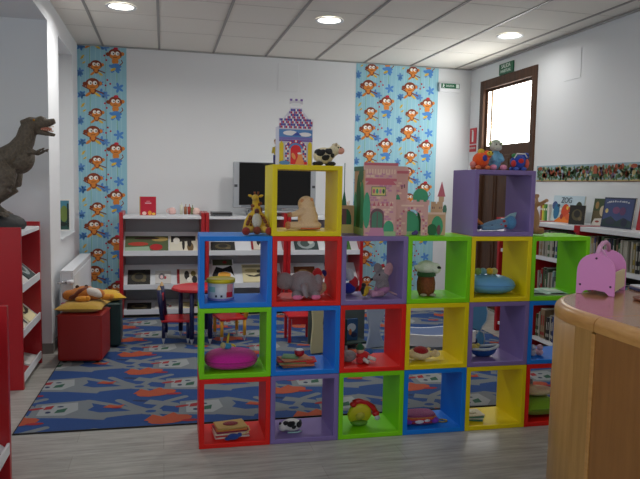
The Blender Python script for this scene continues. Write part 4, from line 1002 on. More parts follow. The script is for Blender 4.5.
Q4 = lambda p, c, l: m.add([(a, yC - .0006 * l, b) for a, b in p], [tuple(range(len(p)))], c)
Q4(ngon(.47, .05, .035, .06, 14), 2, 1); Q4(ngon(.44, .03, .03, .035, 12), 3, 2); Q4(ngon(.48, .03, .012, .03, 10), 6, 3); Q4(rect(.41, .515, .118, .13), 5, 1)
for x in (.438, .447, .478, .488): Q4(rect(x, x + .004, .15, .162), 6, 1)
m.prism([(.476, .19), (.506, .19), (.506, .22), (.476, .22)], yC, yC + .004, 9); m.prism([(.468, .22), (.514, .22), (.492, .305)], yC, yC + .004, 1)
m.prism(ngon(.515, .145, .012, .03, 8), yC + .005, yC + .008, 10)
m.build('small_keep', fc, t)

# toys on the purple cube
OR = plush((232, 84, 20)); 
t = CT('plush_lion', 'orange plush elephant with yellow face standing on the purple cube, left', 'soft toy', 1.69, .11, tp(4), 0); t.scale = (1.05, 1.05, 1.08)
m = MB(); m.ell((0, 0, .055), (.05, .045, .045)).ell((.035, -.01, .085), (.026, .026, .026)); m.build('body', OR, t, remesh=.006, smooth_iter=2)
MB().ell((.04, -.035, .092), (.02, .01, .014)).build('face', plush((214, 190, 60)), t)
MB().ell((.0, .0, .10), (.022, .02, .02)).build('crest', plush((206, 170, 50)), t)
MB().ell((.005, -.043, .065), (.015, .006, .018)).build('blue_patch', plush((50, 60, 150)), t)
MB().ell((-.055, -.01, .03), (.016, .02, .018)).build('ear', plush((222, 130, 120)), t)
for x, y in ((-.03, -.03), (.028, -.03), (-.03, .03), (.03, .03)): MB().ell((x, y, .0125), (.018, .018, .0125)).build('foot', plush((214, 110, 60)), t)
for x in (.03, .05): MB().ell((x, -.044, .096), (.004, .003, .004)).build('eye', EYE, t)
t = CT('plush_hippo', 'tall light blue and grey plush sitting in the middle of the purple cube', 'soft toy', 1.795, .13, tp(4), 0); t.scale = (1.05, 1.05, 1.08)
m = MB().ell((0, 0, .06), (.038, .035, .06)).tube([(-.02, -.02, .09), (-.03, -.04, .05)], [.014, .013]).tube([(.02, -.02, .09), (.03, -.04, .05)], [.014, .013]); m.build('body', plush((110, 170, 206)), t, remesh=.006, smooth_iter=2)
MB().ell((.0, -.004, .135), (.036, .03, .03)).ell((0, -.03, .125), (.024, .016, .016)).build('head', plush((186, 186, 176)), t)
for s in (-1, 1):
    MB().ell((s * .034, .0, .15), (.012, .006, .012)).build('ear', plush((150, 180, 110)), t)
    MB().ell((s * .032, -.045, .016), (.02, .022, .016)).build('foot', plush((226, 140, 170)), t)
    MB().ell((s * .012, -.033, .146), (.004, .003, .004)).build('eye', EYE, t)
MB().lathe([(.028, 0), (.02, .012), (0, .016)], (0, 0, .16), n=14).build('cap', plush((176, 190, 170)), t)
t = CT('plush_fish', 'blue and red patchwork plush standing on the purple cube, right', 'soft toy', 1.94, .11, tp(4), 0); t.scale = (1.05, 1.05, 1.08)
m = MB(); m.ell((0, 0, .05), (.048, .04, .042)).ell((.045, -.005, .085), (.022, .022, .02)).tube([(.03, 0, .06), (.045, 0, .085)], [.02, .018]); m.build('body', plush((40, 70, 170)), t, remesh=.006, smooth_iter=2)
for p, r, c in (((0, -.036, .055), (.018, .008, .014), (206, 40, 40)), ((-.04, -.02, .04), (.014, .02, .02), (200, 50, 50)), ((.045, -.02, .04), (.012, .02, .028), (216, 90, 70)), ((-.03, -.01, .085), (.018, .015, .012), (60, 140, 80))): MB().ell(p, r).build('patch', plush(c), t)
for x, y in ((-.025, -.025), (.025, -.025), (-.025, .025), (.025, .025)): MB().ell((x, y, .011), (.016, .016, .0115)).build('foot', plush((70, 100, 190)), t)
MB().tube([(-.045, -.035, .07), (-.03, -.04, .095), (.02, -.04, .095), (.035, -.04, .075)], .004).build('trim_cord', plush((220, 220, 220)), t)
for x in (.04, .053): MB().ell((x, -.025, .09), (.004, .003, .004)).build('eye', EYE, t)

# doll lying inside the purple cube
t = CT('lying_doll', 'blue patterned plush doll lying inside the purple top cube', 'soft toy', 1.83, .12, fl(3), 0)
m = MB(); m.tube([(-.12, 0, .022), (-.06, 0, .035), (0, 0, .04), (.05, 0, .045)], [.012, .022, .032, .03]).tube([(-.13, -.04, .015), (-.04, -.035, .02), (.02, -.02, .03)], [.012, .018, .02]); m.build('body', plush((120, 160, 190)), t, remesh=.006, smooth_iter=2)
MB().ell((.08, 0, .05), (.04, .035, .045)).build('head', plush((90, 150, 196)), t)
MB().prism([(.03, .07), (.08, .105), (.12, .115), (.11, .08), (.12, .04), (.08, .09)], -.01, .01).build('collar', plush((150, 190, 200)), t, bevel=.004)
for x, z, c in ((-.03, .025, (190, 50, 60)), (0, .035, (206, 70, 80)), (.03, .03, (190, 50, 60)), (-.06, .03, (60, 60, 110)), (.02, .06, (196, 60, 70))): MB().ell((x, -.036, z), (.010, .006, .008)).build('printed_dot', plush(c), t)
MB().ell((-.14, -.02, .02), (.015, .02, .014)).build('foot', plush((50, 60, 90)), t)
MB().tube([(-.10, 0, .03), (-.13, .02, .06), (-.14, .03, .075)], .010).build('sleeve', plush((200, 120, 60)), t)
t = CT('yellow_ball_toy', 'yellow round toy at the inner left of the purple top cube', 'toy', 1.66, .20, fl(3), 0)
MB().ell((0, 0, .07), (.028, .028, .07)).build('body', plush((214, 180, 40)), t); MB().ell((.0, -.03, .02), (.03, .02, .018)).build('foot', plush((200, 120, 50)), t)

# brown toy right of the purple cube
t = CT('plush_monkey', 'tan plush monkey with outstretched arm beside the purple top cube', 'soft toy', 2.085, .16, tp(3), 0)
TM = plush((176, 130, 90)); m = MB(); m.ell((0, 0, .09), (.05, .04, .09)).ell((-.01, 0, .22), (.04, .04, .045)).tube([(0, 0, .15), (-.005, 0, .2)], .03).tube([(.01, -.01, .19), (.04, -.02, .195), (.075, -.025, .215)], [.016, .013, .012]).tube([(.0, -.02, .03), (.03, -.05, .025), (.05, -.06, .03)], [.026, .022, .02]); m.build('body', TM, t, remesh=.007, smooth_iter=2)
MB().ell((-.02, -.035, .215), (.022, .012, .02)).build('face', plush((206, 170, 130)), t)
MB().ell((.028, 0, .245), (.014, .006, .014)).build('ear', TM, t)
MB().ell((.078, -.026, .218), (.014, .01, .011)).build('hand', plush((196, 150, 110)), t)

# ------------------------------------------------------------------ red table, chairs behind
RT = mat('red_table_lacquer', (196, 24, 34), .35, coat=.2); NAVY = mat('navy_paint', (20, 26, 70), .4); TIPW = mat('bare_wood', (206, 170, 120), .6); GLD = flat((226, 160, 40)); 
def pencil_leg(t, x, y, z0, z1, r, mt=NAVY, lean=(0, 0)):
    MB().tube([(x, y, z0 + .05), (x + lean[0], y + lean[1], z1)], r, n=8).build('leg', mt, t)
    MB().lathe([(.004, 0), (r * .95, .045), (r, .051), (0, .051)], (x, y, z0), n=10).build('leg_tip', mat('silver_tip', (186, 186, 190), .4), t)
t = thing('play_table', 'small red children table with pencil shaped legs on the rug', 'table', (.33, 6.12, .0115), 0)
MB().prism(ngon(0, 0, .265, .25, 10, .2), .48, .505, 0, 'z').build('tabletop', RT, t, bevel=.006)
for x, y, l in ((-.08, -.20, 1), (-.17, .16, 1), (.085, -.20, 1), (.08, .20, 1)): pencil_leg(t, x, y, 0, .48, .021)
def kid_chair(loc, rz, label, seat, back, legm, hb=.50):
    t = thing('small_chair', label, 'chair', loc, rz, 'small pencil chairs at the red table')
    MB().box(-.14, .14, -.13, .13, .20, .222).build('seat', seat, t, bevel=.006)
    for x in (-.12, .12):
        for y in (-.11, .11): pencil_leg(t, x, y, 0, .20, .016, legm)
        MB().tube([(x, .118, .222), (x, .15, hb)], .022, n=8).build('back_post', NAVY if legm is NAVY else legm, t)
        MB().lathe([(.022, 0), (.006, .035), (0, .04)], (x, .15, hb), n=10).build('pencil_point', GLD if hb < .4 else TIPW, t)
    MB().box(-.10, .10, .126, .142, hb - .13, hb - .06).build('backrest', back, t, bevel=.006)
    return t
kid_chair((.12, 6.10, .0115), PI / 2 - .1, 'small red seated chair with navy pencil posts left of the red table', RT, RT, NAVY)
kid_chair((.61, 6.10, .0115), -PI / 2 + .2, 'small red chair with yellow and navy legs seen through the green cube', RT, RT, GLD, .36)
t = thing('red_stool', 'small red stool chair seen through the blue cube', 'stool', (1.25, 5.95, .0115), 0)
MB().box(-.12, .12, -.12, .12, .225, .255).build('seat', RT, t, bevel=.008)
for x in (-.105, .105):
    for y in (-.10, .10): MB().box(x - .014, x + .014, y - .014, y + .014, 0, .2245).build('leg', RT, t, bevel=.004)
MB().box(-.085, .085, -.106, -.094, .17, .2245).build('apron', RT, t)
for x in (-.105, .105): MB().box(x - .014, x + .014, .09, .118, .2555, .47).build('back_post', mat('dark_red', (120, 16, 20), .5), t)
MB().box(-.09, .09, .096, .112, .38, .46).build('backrest', RT, t)

def wavy_poly(w, h, ph=0, amp=.02, n=20):
    L = []; Rr = []
    for i in range(n + 1):
        z = h * i / n; d = amp * math.sin(i / n * 2 * PI * 1.3 + ph)
        L.append((-w / 2 - d * .5, z)); Rr.append((w / 2 + d, z))
    return L + Rr[::-1]
CREAM = mat('cream_board', (206, 196, 150), .6); LGR = mat('pale_blue_grey_board', (170, 182, 200), .45)
t = thing('wavy_book_browser', 'childrens book browser with wavy cream and grey side boards behind the cubes', 'book browser', (1.60, 5.50, .0115), .2)
MB().prism(wavy_poly(.115, .50, .5, .012), -.012, .012, 0, 'y', Matrix.Translation((-.29, 0, 0))).build('side_board', CREAM, t, bevel=.004)
MB().prism(wavy_poly(.15, .50, 2.0, .03), -.012, .012, 0, 'y', Matrix.Translation((.29, 0, 0))).build('side_board', LGR, t, bevel=.004)
MB().box(-.23, .225, .013, .20, .04, .055).build('bottom_shelf', mat('dark_green_board', (30, 50, 44), .6), t)
MB().box(-.15, -.13, .02, .18, .056, .30).box(0, .012, .02, .18, .056, .28).build('divider', mat('dark_green_board', (30, 50, 44), .6), t)
MB().box(-.29, .29, .2005, .212, .03, .34).build('back_board', mat('grey_green_board', (90, 100, 96), .6), t)
for i, (x, k, w_) in enumerate(((-.06, 'dark', .11), (.10, 'sea', .13), (-.19, 'teal', .07))):
    base, art = ART[k]; m, mats = book_cover('b', None, w_, .2, .015, base, art)
    o = m.build('picture_book', mats); tp_ = Matrix.Translation((1.60, 5.50, .0115 + .057)) @ Matrix.Rotation(.2, 4, 'Z') @ Matrix.Translation((x, .10, 0)); o.matrix_world = tp_
    tag(o, ['dark brown', 'blue', 'dark teal'][i] + ' picture book standing in the wavy book browser', 'book', 'books in the wavy browser')
# rocking bench
t = thing('rocking_bench', 'white curved childrens bench with dark rockers seen through the yellow cube', 'bench', (2.27, 5.12, .0115), .0)
arc = [(-.32 + .64 * i / 14, .235 + .03 * ((i - 7) / 7.) ** 2) for i in range(15)]
MB().prism(arc + [(x, z - .10) for x, z in arc[::-1]], -.16, -.14, 0).build('side_board', mat('white_bench', (236, 236, 236), .5), t, bevel=.004)
MB().prism(arc + [(x, z - .10) for x, z in arc[::-1]], .14, .16, 0).build('side_board', mat('white_bench', (236, 236, 236), .5), t, bevel=.004)
MB().prism([(x, z - .0) for x, z in arc] + [(x, z - .02) for x, z in arc[::-1]], -.1395, .1395, 0).build('seat', mat('blue_grey_seat', (60, 84, 130), .5), t)
MB().box(-.30, .30, -.155, -.142, .06, .134).box(-.30, .30, .142, .155, .06, .134).build('lower_panel', mat('grey_bench', (120, 126, 132), .5), t)
rk = [(-.34 + .68 * i / 14, .012 + .05 * ((i - 7) / 7.) ** 2) for i in range(15)]
for y in (-.165, .135): MB().prism([(x, z - .012) for x, z in rk] + [(x, z + .04) for x, z in rk[::-1]], y, y + .03, 0).build('rocker', mat('dark_rocker', (34, 36, 44), .5), t)
# light blue wavy chair
t = thing('wave_chair', 'light blue wavy children chair with navy base seen through the purple cube', 'chair', (2.84, 5.34, .0115), .1)
MB().prism([(-.10, .20), (-.02, .17), (.0, .21), (.04, .26), (.05, .34), (.03, .42), (-.01, .47), (-.10, .49), (-.14, .40), (-.14, .26)], -.012, .012).prism([(-.02, .165), (-.06, .10), (.0, .02), (.02, .02), (.03, .10), (.01, .155)], -.012, .012).build('wave_side', mat('light_blue_board', (96, 160, 206), .45), t, bevel=.004)
MB().tube([(-.01, -.014, .47), (.03, -.014, .42), (.05, -.014, .34), (.04, -.014, .26), (.0, -.014, .21), (-.02, -.014, .17), (.012, -.014, .15), (.028, -.014, .10), (.02, -.014, .03)], .005, n=6).build('white_edging', flat((206, 214, 220)), t)
MB().prism([(-.20, 0), (-.02, 0), (-.065, .10), (-.10, .19), (-.14, .25), (-.20, .25)], -.02, .02).box(-.20, -.04, .02, .26, .17, .19).build('base', mat('navy_board', (20, 44, 100), .5), t)
MB().box(-.20, -.02, .2605, .28, 0, .45).build('back_board', mat('navy_board', (20, 44, 100), .5), t)

# ------------------------------------------------------------------ right wall bookshelf
SX = 3.38
t = thing('wall_bookshelf', 'long white bookshelf with red uprights along the right wall', 'bookshelf', (SX, 0, 0))
ups = [6.07, 5.44, 4.76, 3.83, 2.9]
def US(y): return MB().box(0, .455, y - .02, y + .02, 0, 1.19).box(-.012, 0, y - .035, y + .035, 1.13, 1.19) 
for y in ups: US(y).build('upright', REDP, t, bevel=.003)
for y0, y1 in zip(ups[1:], ups[:-1]):
    a, b = y0 + .0205, y1 - .0205
    for z, th in ((.07, .03), (.46, .03), (.835, .035), (1.145, .038)):
        x0 = 0 if z > 1 else .02
        MB().box(x0, .44, a, b, z, z + th).build('shelf_board', WHITE, t, bevel=.003)
    MB().box(.4405, .45, a, b, .03, 1.14).build('back_panel', mat('dark_shelf_back', (70, 66, 64), .7), t)
# spine-out books: one mesh per colour, copied
SP = [((166, 162, 148), 'pale grey'), ((150, 40, 40), 'red'), ((60, 96, 60), 'green'), ((46, 62, 110), 'blue'), ((160, 140, 66), 'yellow'), ((60, 50, 46), 'dark brown'), ((60, 76, 56), 'dark green'), ((120, 150, 150), 'pale teal'), ((30, 30, 34), 'black'), ((150, 126, 96), 'tan')]
protos = []
for i, (c, nm) in enumerate(SP):
    for v in range(2):
        th = [.018, .028][v]; h = [.235, .27][v] - .012 * (i % 3)
        m = MB(); m.box(0, .18, -th / 2, th / 2, 0, h, 0); m.box(.003, .1805, -th / 2 + .002, th / 2 - .002, .002, h - .002 + .0025, 1)
        m.add([(-.0005, a, b) for a, b in rect(-th / 2, th / 2, .03, .06)], [(0, 1, 2, 3)], 2); m.add([(-.0005, a, b) for a, b in rect(-th * .3, th * .3, h * .45, h * .8)], [(0, 1, 2, 3)], 2)
        lab = SP[(i * 3 + 4) % 10][0]
        o = m.build('shelved_book', [flat(c), PAPER, flat(lab if v else (176, 172, 160))]); COL.objects.unlink(o); protos.append((o, nm, th, h))
rr = random.Random(12)
for sh, z, lim in (('upper', .8705, .27), ('middle', .4905, .32), ('lowest', .1005, .34)):
    for bi, (y0, y1) in enumerate(zip(ups[1:], ups[:-1])):
        if bi == 3: continue
        y = y1 - .03
        while y > y0 + .05:
            o, nm, th, h = rr.choice(protos)
            if h > lim - .02: o, nm, th, h = protos[0]
            y -= th / 2
            if rr.random() < .06: y -= .03
            if y - th / 2 < y0 + .025: break
            c = o.copy(); COL.objects.link(c); c.location = (SX + .05 + rr.uniform(0, .02), y, z)
            where = ['farthest bay', 'second bay', 'bay nearest the camera'][bi] if bi < 3 else ''
            tk = 'thick' if th > .02 else 'thin'
            tag(c, '%s %s book on the %s shelf, %s, right wall bookshelf' % (tk, nm, sh, where), 'book', '%s %s books, %s shelf, %s' % (tk, nm, sh, where))
            y -= th / 2 + .0015
# display books on top (z = 1.183), facing -X, leaning a little
ZS = 1.1835; RX = (math.radians(-8), 0, -PI / 2)
def disp(y0, y1, h, key, label, title=None, base=None, art=None, x=3.60):
    w_ = y0 - y1; t = thing('display_book', label, 'book', (x, (y0 + y1) / 2, ZS + .0003), -PI / 2, 'books displayed on the right wall bookshelf')
    if base is None: base, art = ART[key]
    m, mats = book_cover('c', None, w_, h, .012, base, art)
    o = m.build('book_cover', mats, t, (0, 0, 0), (math.radians(-8), 0, 0))
    return t, o, w_
ZA = [((196, 216, 226), rect(0, 1, .62, 1)), ((60, 80, 130), E_(.08, .62, .09, .16)), ((40, 110, 150), E_(.16, .4, .1, .3)), ((206, 70, 30), E_(.45, .4, .13, .3)), ((226, 120, 30), [(.1, 0), (.95, 0), (.8, .25), (.3, .2)]), ((60, 90, 40), E_(.72, .42, .16, .12)), ((50, 60, 36), E_(.86, .6, .1, .2)), ((70, 60, 50), E_(.95, .25, .06, .25)), ((214, 90, 40), E_(.62, .22, .14, .12))]
ZA += [((150, 40, 30), E_(.36, .22, .05, .1)), ((230, 190, 60), E_(.52, .55, .04, .07)), ((30, 60, 90), E_(.22, .62, .05, .06)), ((240, 232, 214), E_(.3, .5, .03, .05)), ((90, 130, 60), E_(.8, .18, .1, .05)), ((190, 60, 24), E_(.6, .5, .05, .1))]
t, o, w_ = disp(5.50, 5.03, .25, None, 'white and orange picture book titled ZOG on the right bookshelf top', base=(190, 208, 204), art=ZA)
zt = text_obj('ZOG', 'cover_title', o, .075, flat((44, 70, 84)), (-.02, -.0065, .205), (PI / 2, 0, 0))
t, o, w_ = disp(5.07, 4.93, .17, 'dark', 'narrow dark picture book between the ZOG book and the green one', x=3.53)
t.rotation_euler = (0, 0, -PI / 2 + .55)
t, o, w_ = disp(4.95, 4.75, .235, None, 'brown and green picture book behind the dark blue one', base=(96, 84, 56), art=[((60, 76, 44), rect(0, 1, .55, 1)), ((196, 180, 150), E_(.65, .55, .2, .2)), ((206, 200, 190), [(0, 0), (1, 0), (.9, .3), (.2, .25)]), ((150, 60, 50), E_(.4, .15, .14, .04)), ((150, 120, 70), E_(.25, .75, .12, .14))], x=3.64)
BA = [((60, 74, 120), rect(.04, .96, .2, .95)), ((36, 60, 60), [(.04, .05), (.96, .05), (.96, .25), (.7, .35), (.5, .22), (.3, .38), (.04, .25)]), ((30, 34, 60), E_(.75, .2, .1, .14)), ((206, 190, 120), E_(.14, .55, .05, .08)), ((120, 70, 110), E_(.45, .58, .12, .12)), ((96, 60, 100), E_(.66, .56, .1, .14)), ((44, 50, 70), E_(.3, .2, .16, .1))]
t, o, w_ = disp(4.74, 4.37, .25, None, 'dark blue night scene picture book on the right bookshelf top', base=(44, 52, 76), art=BA, x=3.58)
m = MB(); x = -.14; rr2 = random.Random(4)
while x < .13:
    wd = rr2.uniform(.004, .010); m.box(x, x + wd, -.0045, -.0038, .212 - .02 * (x / .14) ** 2 * .6, .212 + rr2.uniform(.008, .016) - .02 * (x / .14) ** 2 * .6); x += wd + rr2.choice((.003, .003, .010))
m.build('title_marks', flat((206, 210, 216)), o)
t, o, w_ = disp(4.34, 4.14, .22, 'redcol', 'red brown picture book at the right edge of the photo', x=3.60)
for i, (y, c, nm) in enumerate(((5.66, (150, 60, 50), 'red'), (5.63, (206, 190, 60), 'yellow'), (5.60, (120, 160, 60), 'lime green'), (5.57, (40, 120, 60), 'dark green'), (5.54, (216, 214, 206), 'white'))):
    m = MB().box(0, .03, -.013, .013, 0, .16 - .012 * (i % 2), 0).box(-.0005, .0305, -.010, .010, .003, .157 - .012 * (i % 2), 0); m.add([(-.001, a, b) for a, b in rect(-.008, .008, .10, .12)], [(0, 1, 2, 3)], 1)
    tag(m.build('slim_book', [flat(c), PAPER], None, (3.60, y, ZS)), 'slim %s book standing left of the ZOG book on the shelf top' % nm, 'book', 'slim books left of the ZOG book')

# ------------------------------------------------------------------ wooden counter
W1 = wood_mat('beech_side_lit', (158, 112, 52), (182, 136, 74), (9, 9, .7), .4, .15)  # paler copy of the side wood: the curved panel's lit look is in the colour
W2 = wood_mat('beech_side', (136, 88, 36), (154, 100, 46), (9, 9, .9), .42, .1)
W3 = wood_mat('polished_counter_top', (164, 112, 76), (190, 138, 100), (1, 6, 6), .22, .5)
W4 = wood_mat('beech_edge', (178, 122, 58), (200, 148, 82), (3, 3, 14), .35, .3)
CX, CY, CRr, YN, WX = 1.888, 2.035, .432, -0.6, .5
t = thing('service_counter', 'rounded beech wood service counter in the right foreground', 'counter', (CX, 0, 0))
def stadium(r, n=28, y1=YN, inset=0):
    h = n // 2
    return [(r * math.cos(a), CY + r * math.sin(a)) for a in [PI - PI / 2 * i / h for i in range(h + 1)]] + [(WX + r * math.cos(a), CY + r * math.sin(a)) for a in [PI / 2 - PI / 2 * i / h for i in range(h + 1)]]
m = MB(); s_ = stadium(CRr)
# curved end
vs = []; fs = []
for i, (x, y) in enumerate(s_): vs += [(x, y, .0), (x, y, .999)]
for i in range(len(s_) - 1): fs.append((2 * i, 2 * i + 2, 2 * i + 3, 2 * i + 1))
i2 = stadium(CRr - .03)
b = len(vs)
for x, y in i2: vs += [(x, y, 0), (x, y, .999)]
for i in range(len(s_) - 1): fs.append((b + 2 * i, b + 2 * i + 1, b + 2 * i + 3, b + 2 * i + 2)); fs.append((2 * i + 1, 2 * i + 3, b + 2 * i + 3, b + 2 * i + 1)); fs.append((2 * i, b + 2 * i, b + 2 * i + 2, 2 * i + 2))
m.add(vs, fs, 0, True); m.box(-CRr, -CRr + .03, CY - .095, CY - .0005, 0, .999); m.build('curved_panel', W1, t)
MB().box(-CRr + .001, -CRr + .03, YN, CY - .115, 0, .999).build('straight_panel', W2, t, bevel=.002)
MB().box(-CRr - .003, -CRr + .03, CY - .114, CY - .096, 0, .993).build('joint_strip', W4, t, bevel=.002)
MB().box(WX + CRr - .03, WX + CRr, YN, CY - .001, 0, .999).build('rear_panel', W2, t)
def topslab():
    z0, z1, rnd, r, y0 = .9995, 1.052, .034, CRr + .001, CY - .1025
    prof = [(r, z0)] + [(r - rnd + rnd * math.cos(a), z1 - rnd + rnd * math.sin(a)) for a in [PI / 2 * i / 8 for i in range(9)]]
    h = 20; K = len(prof)
    path = [((-1, 0), (0, y0))] + [((math.cos(a), math.sin(a)), (0, CY)) for a in [PI - PI / 2 * i / h for i in range(h + 1)]]
    path += [((math.cos(a), math.sin(a)), (WX, CY)) for a in [PI / 2 - PI / 2 * i / h for i in range(h + 1)]] + [((1, 0), (WX, y0))]
    vs = []; fs = []
    for (dx, dy), (ox, oy) in path:
        for rr_, z in prof: vs.append((ox + dx * rr_, oy + dy * rr_, z))
    for i in range(len(path) - 1):
        for k in range(K - 1): fs.append((i * K + k, i * K + k + 1, (i + 1) * K + k + 1, (i + 1) * K + k))
    m = MB().add(vs, fs, 0, True)
    tops = [vs[i * K + K - 1] for i in range(len(path))]; m.add(tops, [tuple(range(len(tops)))], 1)
    bots = [vs[i * K] for i in range(len(path))]; m.add(bots, [tuple(range(len(bots)))[::-1]], 0)
    ends = vs[:K] + [vs[-1 - k] for k in range(K)]; m.add(ends, [tuple(range(2 * K))], 0)
    m.build('curved_worktop', [W4, W3], t)
    # straight length of worktop with the same rounded nose
    sec = [(-r, z0)] + [(-x, z) for x, z in prof[1:]] + [(WX + x, z) for x, z in prof[1:][::-1]] + [(WX + r, z0)]
    m = MB(); vs = [(x, y, z) for y in (YN, y0 - .003) for x, z in sec]; n = len(sec)
    for i in range(n):
        j = (i + 1) % n; flat_top = i == K - 1
        m.add([vs[i], vs[j], vs[n + j], vs[n + i]], [(0, 1, 2, 3)], 1 if flat_top else 0, not flat_top and i != n - 1)
    m.add(vs[:n], [tuple(range(n))], 0); m.add(vs[n:], [tuple(range(n))], 0)
    m.build('straight_worktop', [W4, W3], t)
topslab()
ZK = 1.0525
# pink carrier box
PINK = mat('pink_lacquer', (214, 136, 192), .45); 
t = thing('pink_box', 'pink wooden carry box with rope handle standing on the counter', 'box', (1.768, 2.348, ZK), -.85)
def arch(w, h):
    pts = [(-w / 2, 0), (-w / 2 + .022, 0), (-w / 2 + .03, .010), (-w * .25, .016), (0, .020), (w * .25, .016), (w / 2 - .03, .010), (w / 2 - .022, 0), (w / 2, 0), (w / 2, h * .52)]
    R_ = w / 2
    pts += [(R_ * math.cos(a), h * .52 + (h * .48) * math.sin(a) ** .85) for a in [PI * i / 16 for i in range(1, 16)]]
    pts += [(-w / 2, h * .52)]
    return pts
AW = .152; AH = .175
for y in (-.012, .22): MB().prism(arch(AW, AH), y, y + .012).build('end_panel', PINK, t, bevel=.002)
for x in (-.074, .062): MB().box(x, x + .012, .0005, .2195, .018, .095).build('side_slat', mat('pale_plywood', (206, 190, 150), .6), t, bevel=.001)
MB().box(-.0615, .0615, .0005, .2195, .018, .026).build('box_floor', mat('pale_plywood', (206, 190, 150), .6), t)
for x, z in ((-.06, .04), (.06, .04), (0, .155)): MB().lathe([(0, -.0), (.0045, 0), (.0045, .002), (0, .0025)], n=10, X=Matrix.Translation((x, -.0122, z)) @ Matrix.Rotation(PI / 2, 4, 'X')).build('screw', mat('dark_screw', (60, 30, 60), .4), t)
MB().tube([(0, -.004, .17), (.004, .02, .20), (.006, .07, .215), (.006, .13, .214), (.004, .19, .20), (0, .224, .172)], .009, n=10).tube([(.004, .02, .198), (.025, .01, .18), (.034, .004, .155)], .005).build('rope_handle', mat('pink_rope', (214, 160, 196), .9, bump=.6, bscale=150), t)
# toy tray at the right edge
t = thing('toy_tray', 'white and blue toy tray with yellow and red pieces at the counter edge', 'toy', (2.12, 2.40, ZK), -.1)
MB().box(-.10, .12, -.055, .055, 0, .012).build('base', flat((50, 66, 120), .4), t, bevel=.004)
MB().box(-.098, .118, -.053, .053, .0125, .022).build('tray', flat((214, 220, 230), .35), t, bevel=.003)
MB().box(-.05, .10, .0, .045, .0225, .06).build('black_block', flat((24, 24, 26), .4), t, bevel=.006)
MB().lathe([(0, 0), (.03, 0), (.026, .018), (0, .02)], (.02, -.02, .0225), n=18).build('yellow_knob', flat((230, 160, 30), .4), t)
MB().lathe([(0, 0), (.014, 0), (.012, .014), (0, .016)], (-.03, -.035, .0225), n=14).build('red_knob', flat((196, 70, 40), .4), t)
t = thing('wooden_bowl', 'shallow reddish wooden bowl on the counter, cut by the photo edge', 'bowl', (1.895, 2.185, ZK))
MB().lathe([(0, 0), (.04, 0), (.058, .004), (.06, .010), (.052, .011), (.045, .006), (0, .005)], n=30).build('bowl', mat('reddish_wood', (120, 60, 34), .4), t)

# ------------------------------------------------------------------ dinosaur statue
DN = mat('dinosaur_hide', (84, 74, 62), .6, bump=1.0, bscale=55, var=.4)
MO = mat('dinosaur_mouth', (176, 104, 84), .5); RK = mat('dark_rock', (46, 46, 46), .7, bump=.9, bscale=25, var=.3)
t = thing('dinosaur_statue', 'brown tyrannosaurus statue with open mouth on the left bookcase', 'statue', (-1.20, 5.22, 1.1205), 0)
K = 1.0
# local coords relative to (x=-1.19, z=1.1205)
def Lx(x, z): return (x + 1.19, z - 1.1205)
def T3(x, z, y=0): a, b = Lx(x, z); return (a, y, b)
m = MB()
m.tube([T3(-1.62, 1.64, .02), T3(-1.5, 1.62, .015), T3(-1.36, 1.60), T3(-1.22, 1.60), T3(-1.10, 1.64), T3(-1.03, 1.70), T3(-.985, 1.78), T3(-.965, 1.85), T3(-.945, 1.90)], [.03, .055, .085, .112, .120, .105, .085, .078, .066], n=18, sy=.8)
m.ell(T3(-1.02, 1.64), (.10, .10, .115), rot=(0, .3, 0))
m.tube([T3(-1.0, 1.875), T3(-.94, 1.90), T3(-.88, 1.905), T3(-.82, 1.912), T3(-.775, 1.928)], [.055, .06, .047, .033, .022], n=14, sy=.9)
m.ell(T3(-.87, 1.945), (.03, .04, .016)); m.ell(T3(-.80, 1.93), (.022, .02, .014))
m.tube([T3(-.97, 1.855), T3(-.90, 1.85), T3(-.84, 1.834), T3(-.775, 1.822)], [.038, .024, .017, .012], n=12, sy=1.1)
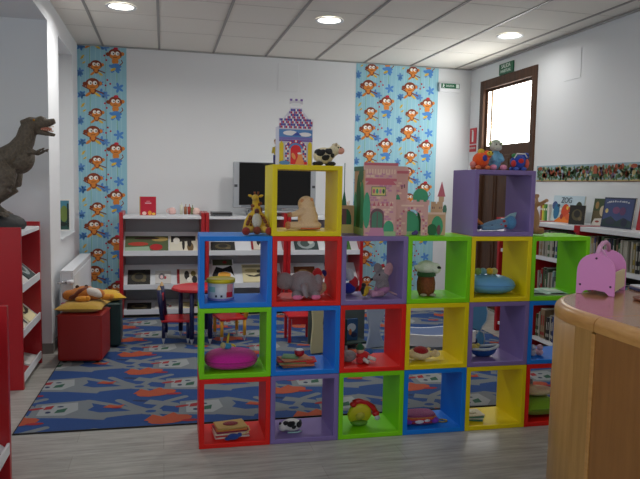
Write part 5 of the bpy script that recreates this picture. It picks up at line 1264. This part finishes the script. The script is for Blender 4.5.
# near leg
def leg(dy, s):
    m.tube([T3(-1.13, 1.58, dy), T3(-1.07, 1.50, dy * 1.2), T3(-1.065, 1.43, dy * 1.3)], [.09, .078, .05], n=14)
    m.tube([T3(-1.065, 1.43, dy * 1.3), T3(-1.13, 1.37, dy * 1.25), T3(-1.20, 1.31, dy * 1.2)], [.048, .036, .026], n=12)
    m.tube([T3(-1.20, 1.32, dy * 1.2), T3(-1.18, 1.27, dy * 1.2), T3(-1.14, 1.235, dy * 1.2)], [.028, .024, .028], n=10)
    for q in (-.025, 0, .025): m.tube([T3(-1.14, 1.235, dy * 1.2 + q), T3(-1.10 + s, 1.235, dy * 1.2 + q * 1.6), T3(-1.06 + s, 1.215, dy * 1.2 + q * 2)], [.016, .014, .007], n=8)
nb = len(m.v); leg(-.09, 0); leg(.09, -.02)
for v in m.v[nb:]: v.x -= .025
for dy in (-.07, .07):
    m.tube([T3(-.96, 1.70, dy), T3(-.91, 1.685, dy * 1.2), T3(-.885, 1.695, dy * 1.25), T3(-.86, 1.712, dy * 1.25)], [.026, .016, .012, .010], n=10)
    m.tube([T3(-.86, 1.712, dy * 1.25), T3(-.838, 1.722, dy * 1.3), T3(-.828, 1.712, dy * 1.3)], [.008, .007, .004], n=8); m.tube([T3(-.86, 1.71, dy * 1.25), T3(-.845, 1.70, dy * 1.2), T3(-.840, 1.69, dy * 1.2)], [.007, .006, .004], n=8)
m.build('body', DN, t, remesh=.008, smooth_iter=2)
MB().tube([T3(-.93, 1.875), T3(-.87, 1.872), T3(-.80, 1.862)], [.022, .022, .012], n=10).tube([T3(-.90, 1.864), T3(-.84, 1.858), T3(-.79, 1.850)], [.020, .017, .010], n=10, sy=.4).build('mouth', MO, t)
m = MB()
for i in range(8):
    for dy in (-.018, .018):
        f = i / 7; m.lathe([(.004, 0), (0, -.013)], T3(-.90 + .11 * f, 1.884 + .006 * f, dy * (1 - .3 * f)), n=6); m.lathe([(.0035, 0), (0, .011)], T3(-.90 + .11 * f, 1.862 - .012 * f, dy * (1 - .3 * f)), n=6)
m.build('teeth', flat((220, 206, 180)), t)
for dy in (-.05, .05): MB().ell(T3(-.915, 1.925, dy), (.009, .006, .009)).build('eye', mat('amber_eye', (150, 100, 20), .2), t)
m = MB(); rr = random.Random(2)
m.ell((.0, 0, .035), (.205, .16, .085)).ell((-.04, -.05, .045), (.08, .06, .04)).ell((.07, .04, .04), (.07, .06, .035)).ell((-.12, .03, .04), (.08, .08, .04)).ell((.05, -.08, .03), (.05, .05, .03))
m2 = MB(); m2.add([(v.x, v.y, max(v.z, 0.0)) for v in m.v], m.f, 0, True); m2.build('rock_base', RK, t)

# ------------------------------------------------------------------ world / colour
wd = bpy.data.worlds.new('world'); sc.world = wd; wd.use_nodes = True
bg = wd.node_tree.nodes['Background']; sk = wd.node_tree.nodes.new('ShaderNodeTexSky'); sk.sky_type = 'NISHITA'; sk.sun_elevation = math.radians(40); sk.sun_rotation = math.radians(200); sk.sun_disc = False
wd.node_tree.links.new(sk.outputs['Color'], bg.inputs['Color']); bg.inputs['Strength'].default_value = .12
vs_ = sc.view_settings; vs_.view_transform = 'Standard'; vs_.look = 'None'; vs_.gamma = 1; vs_.use_curve_mapping = False; vs_.exposure = 0
sc.cycles.max_bounces = 8; sc.cycles.diffuse_bounces = 4
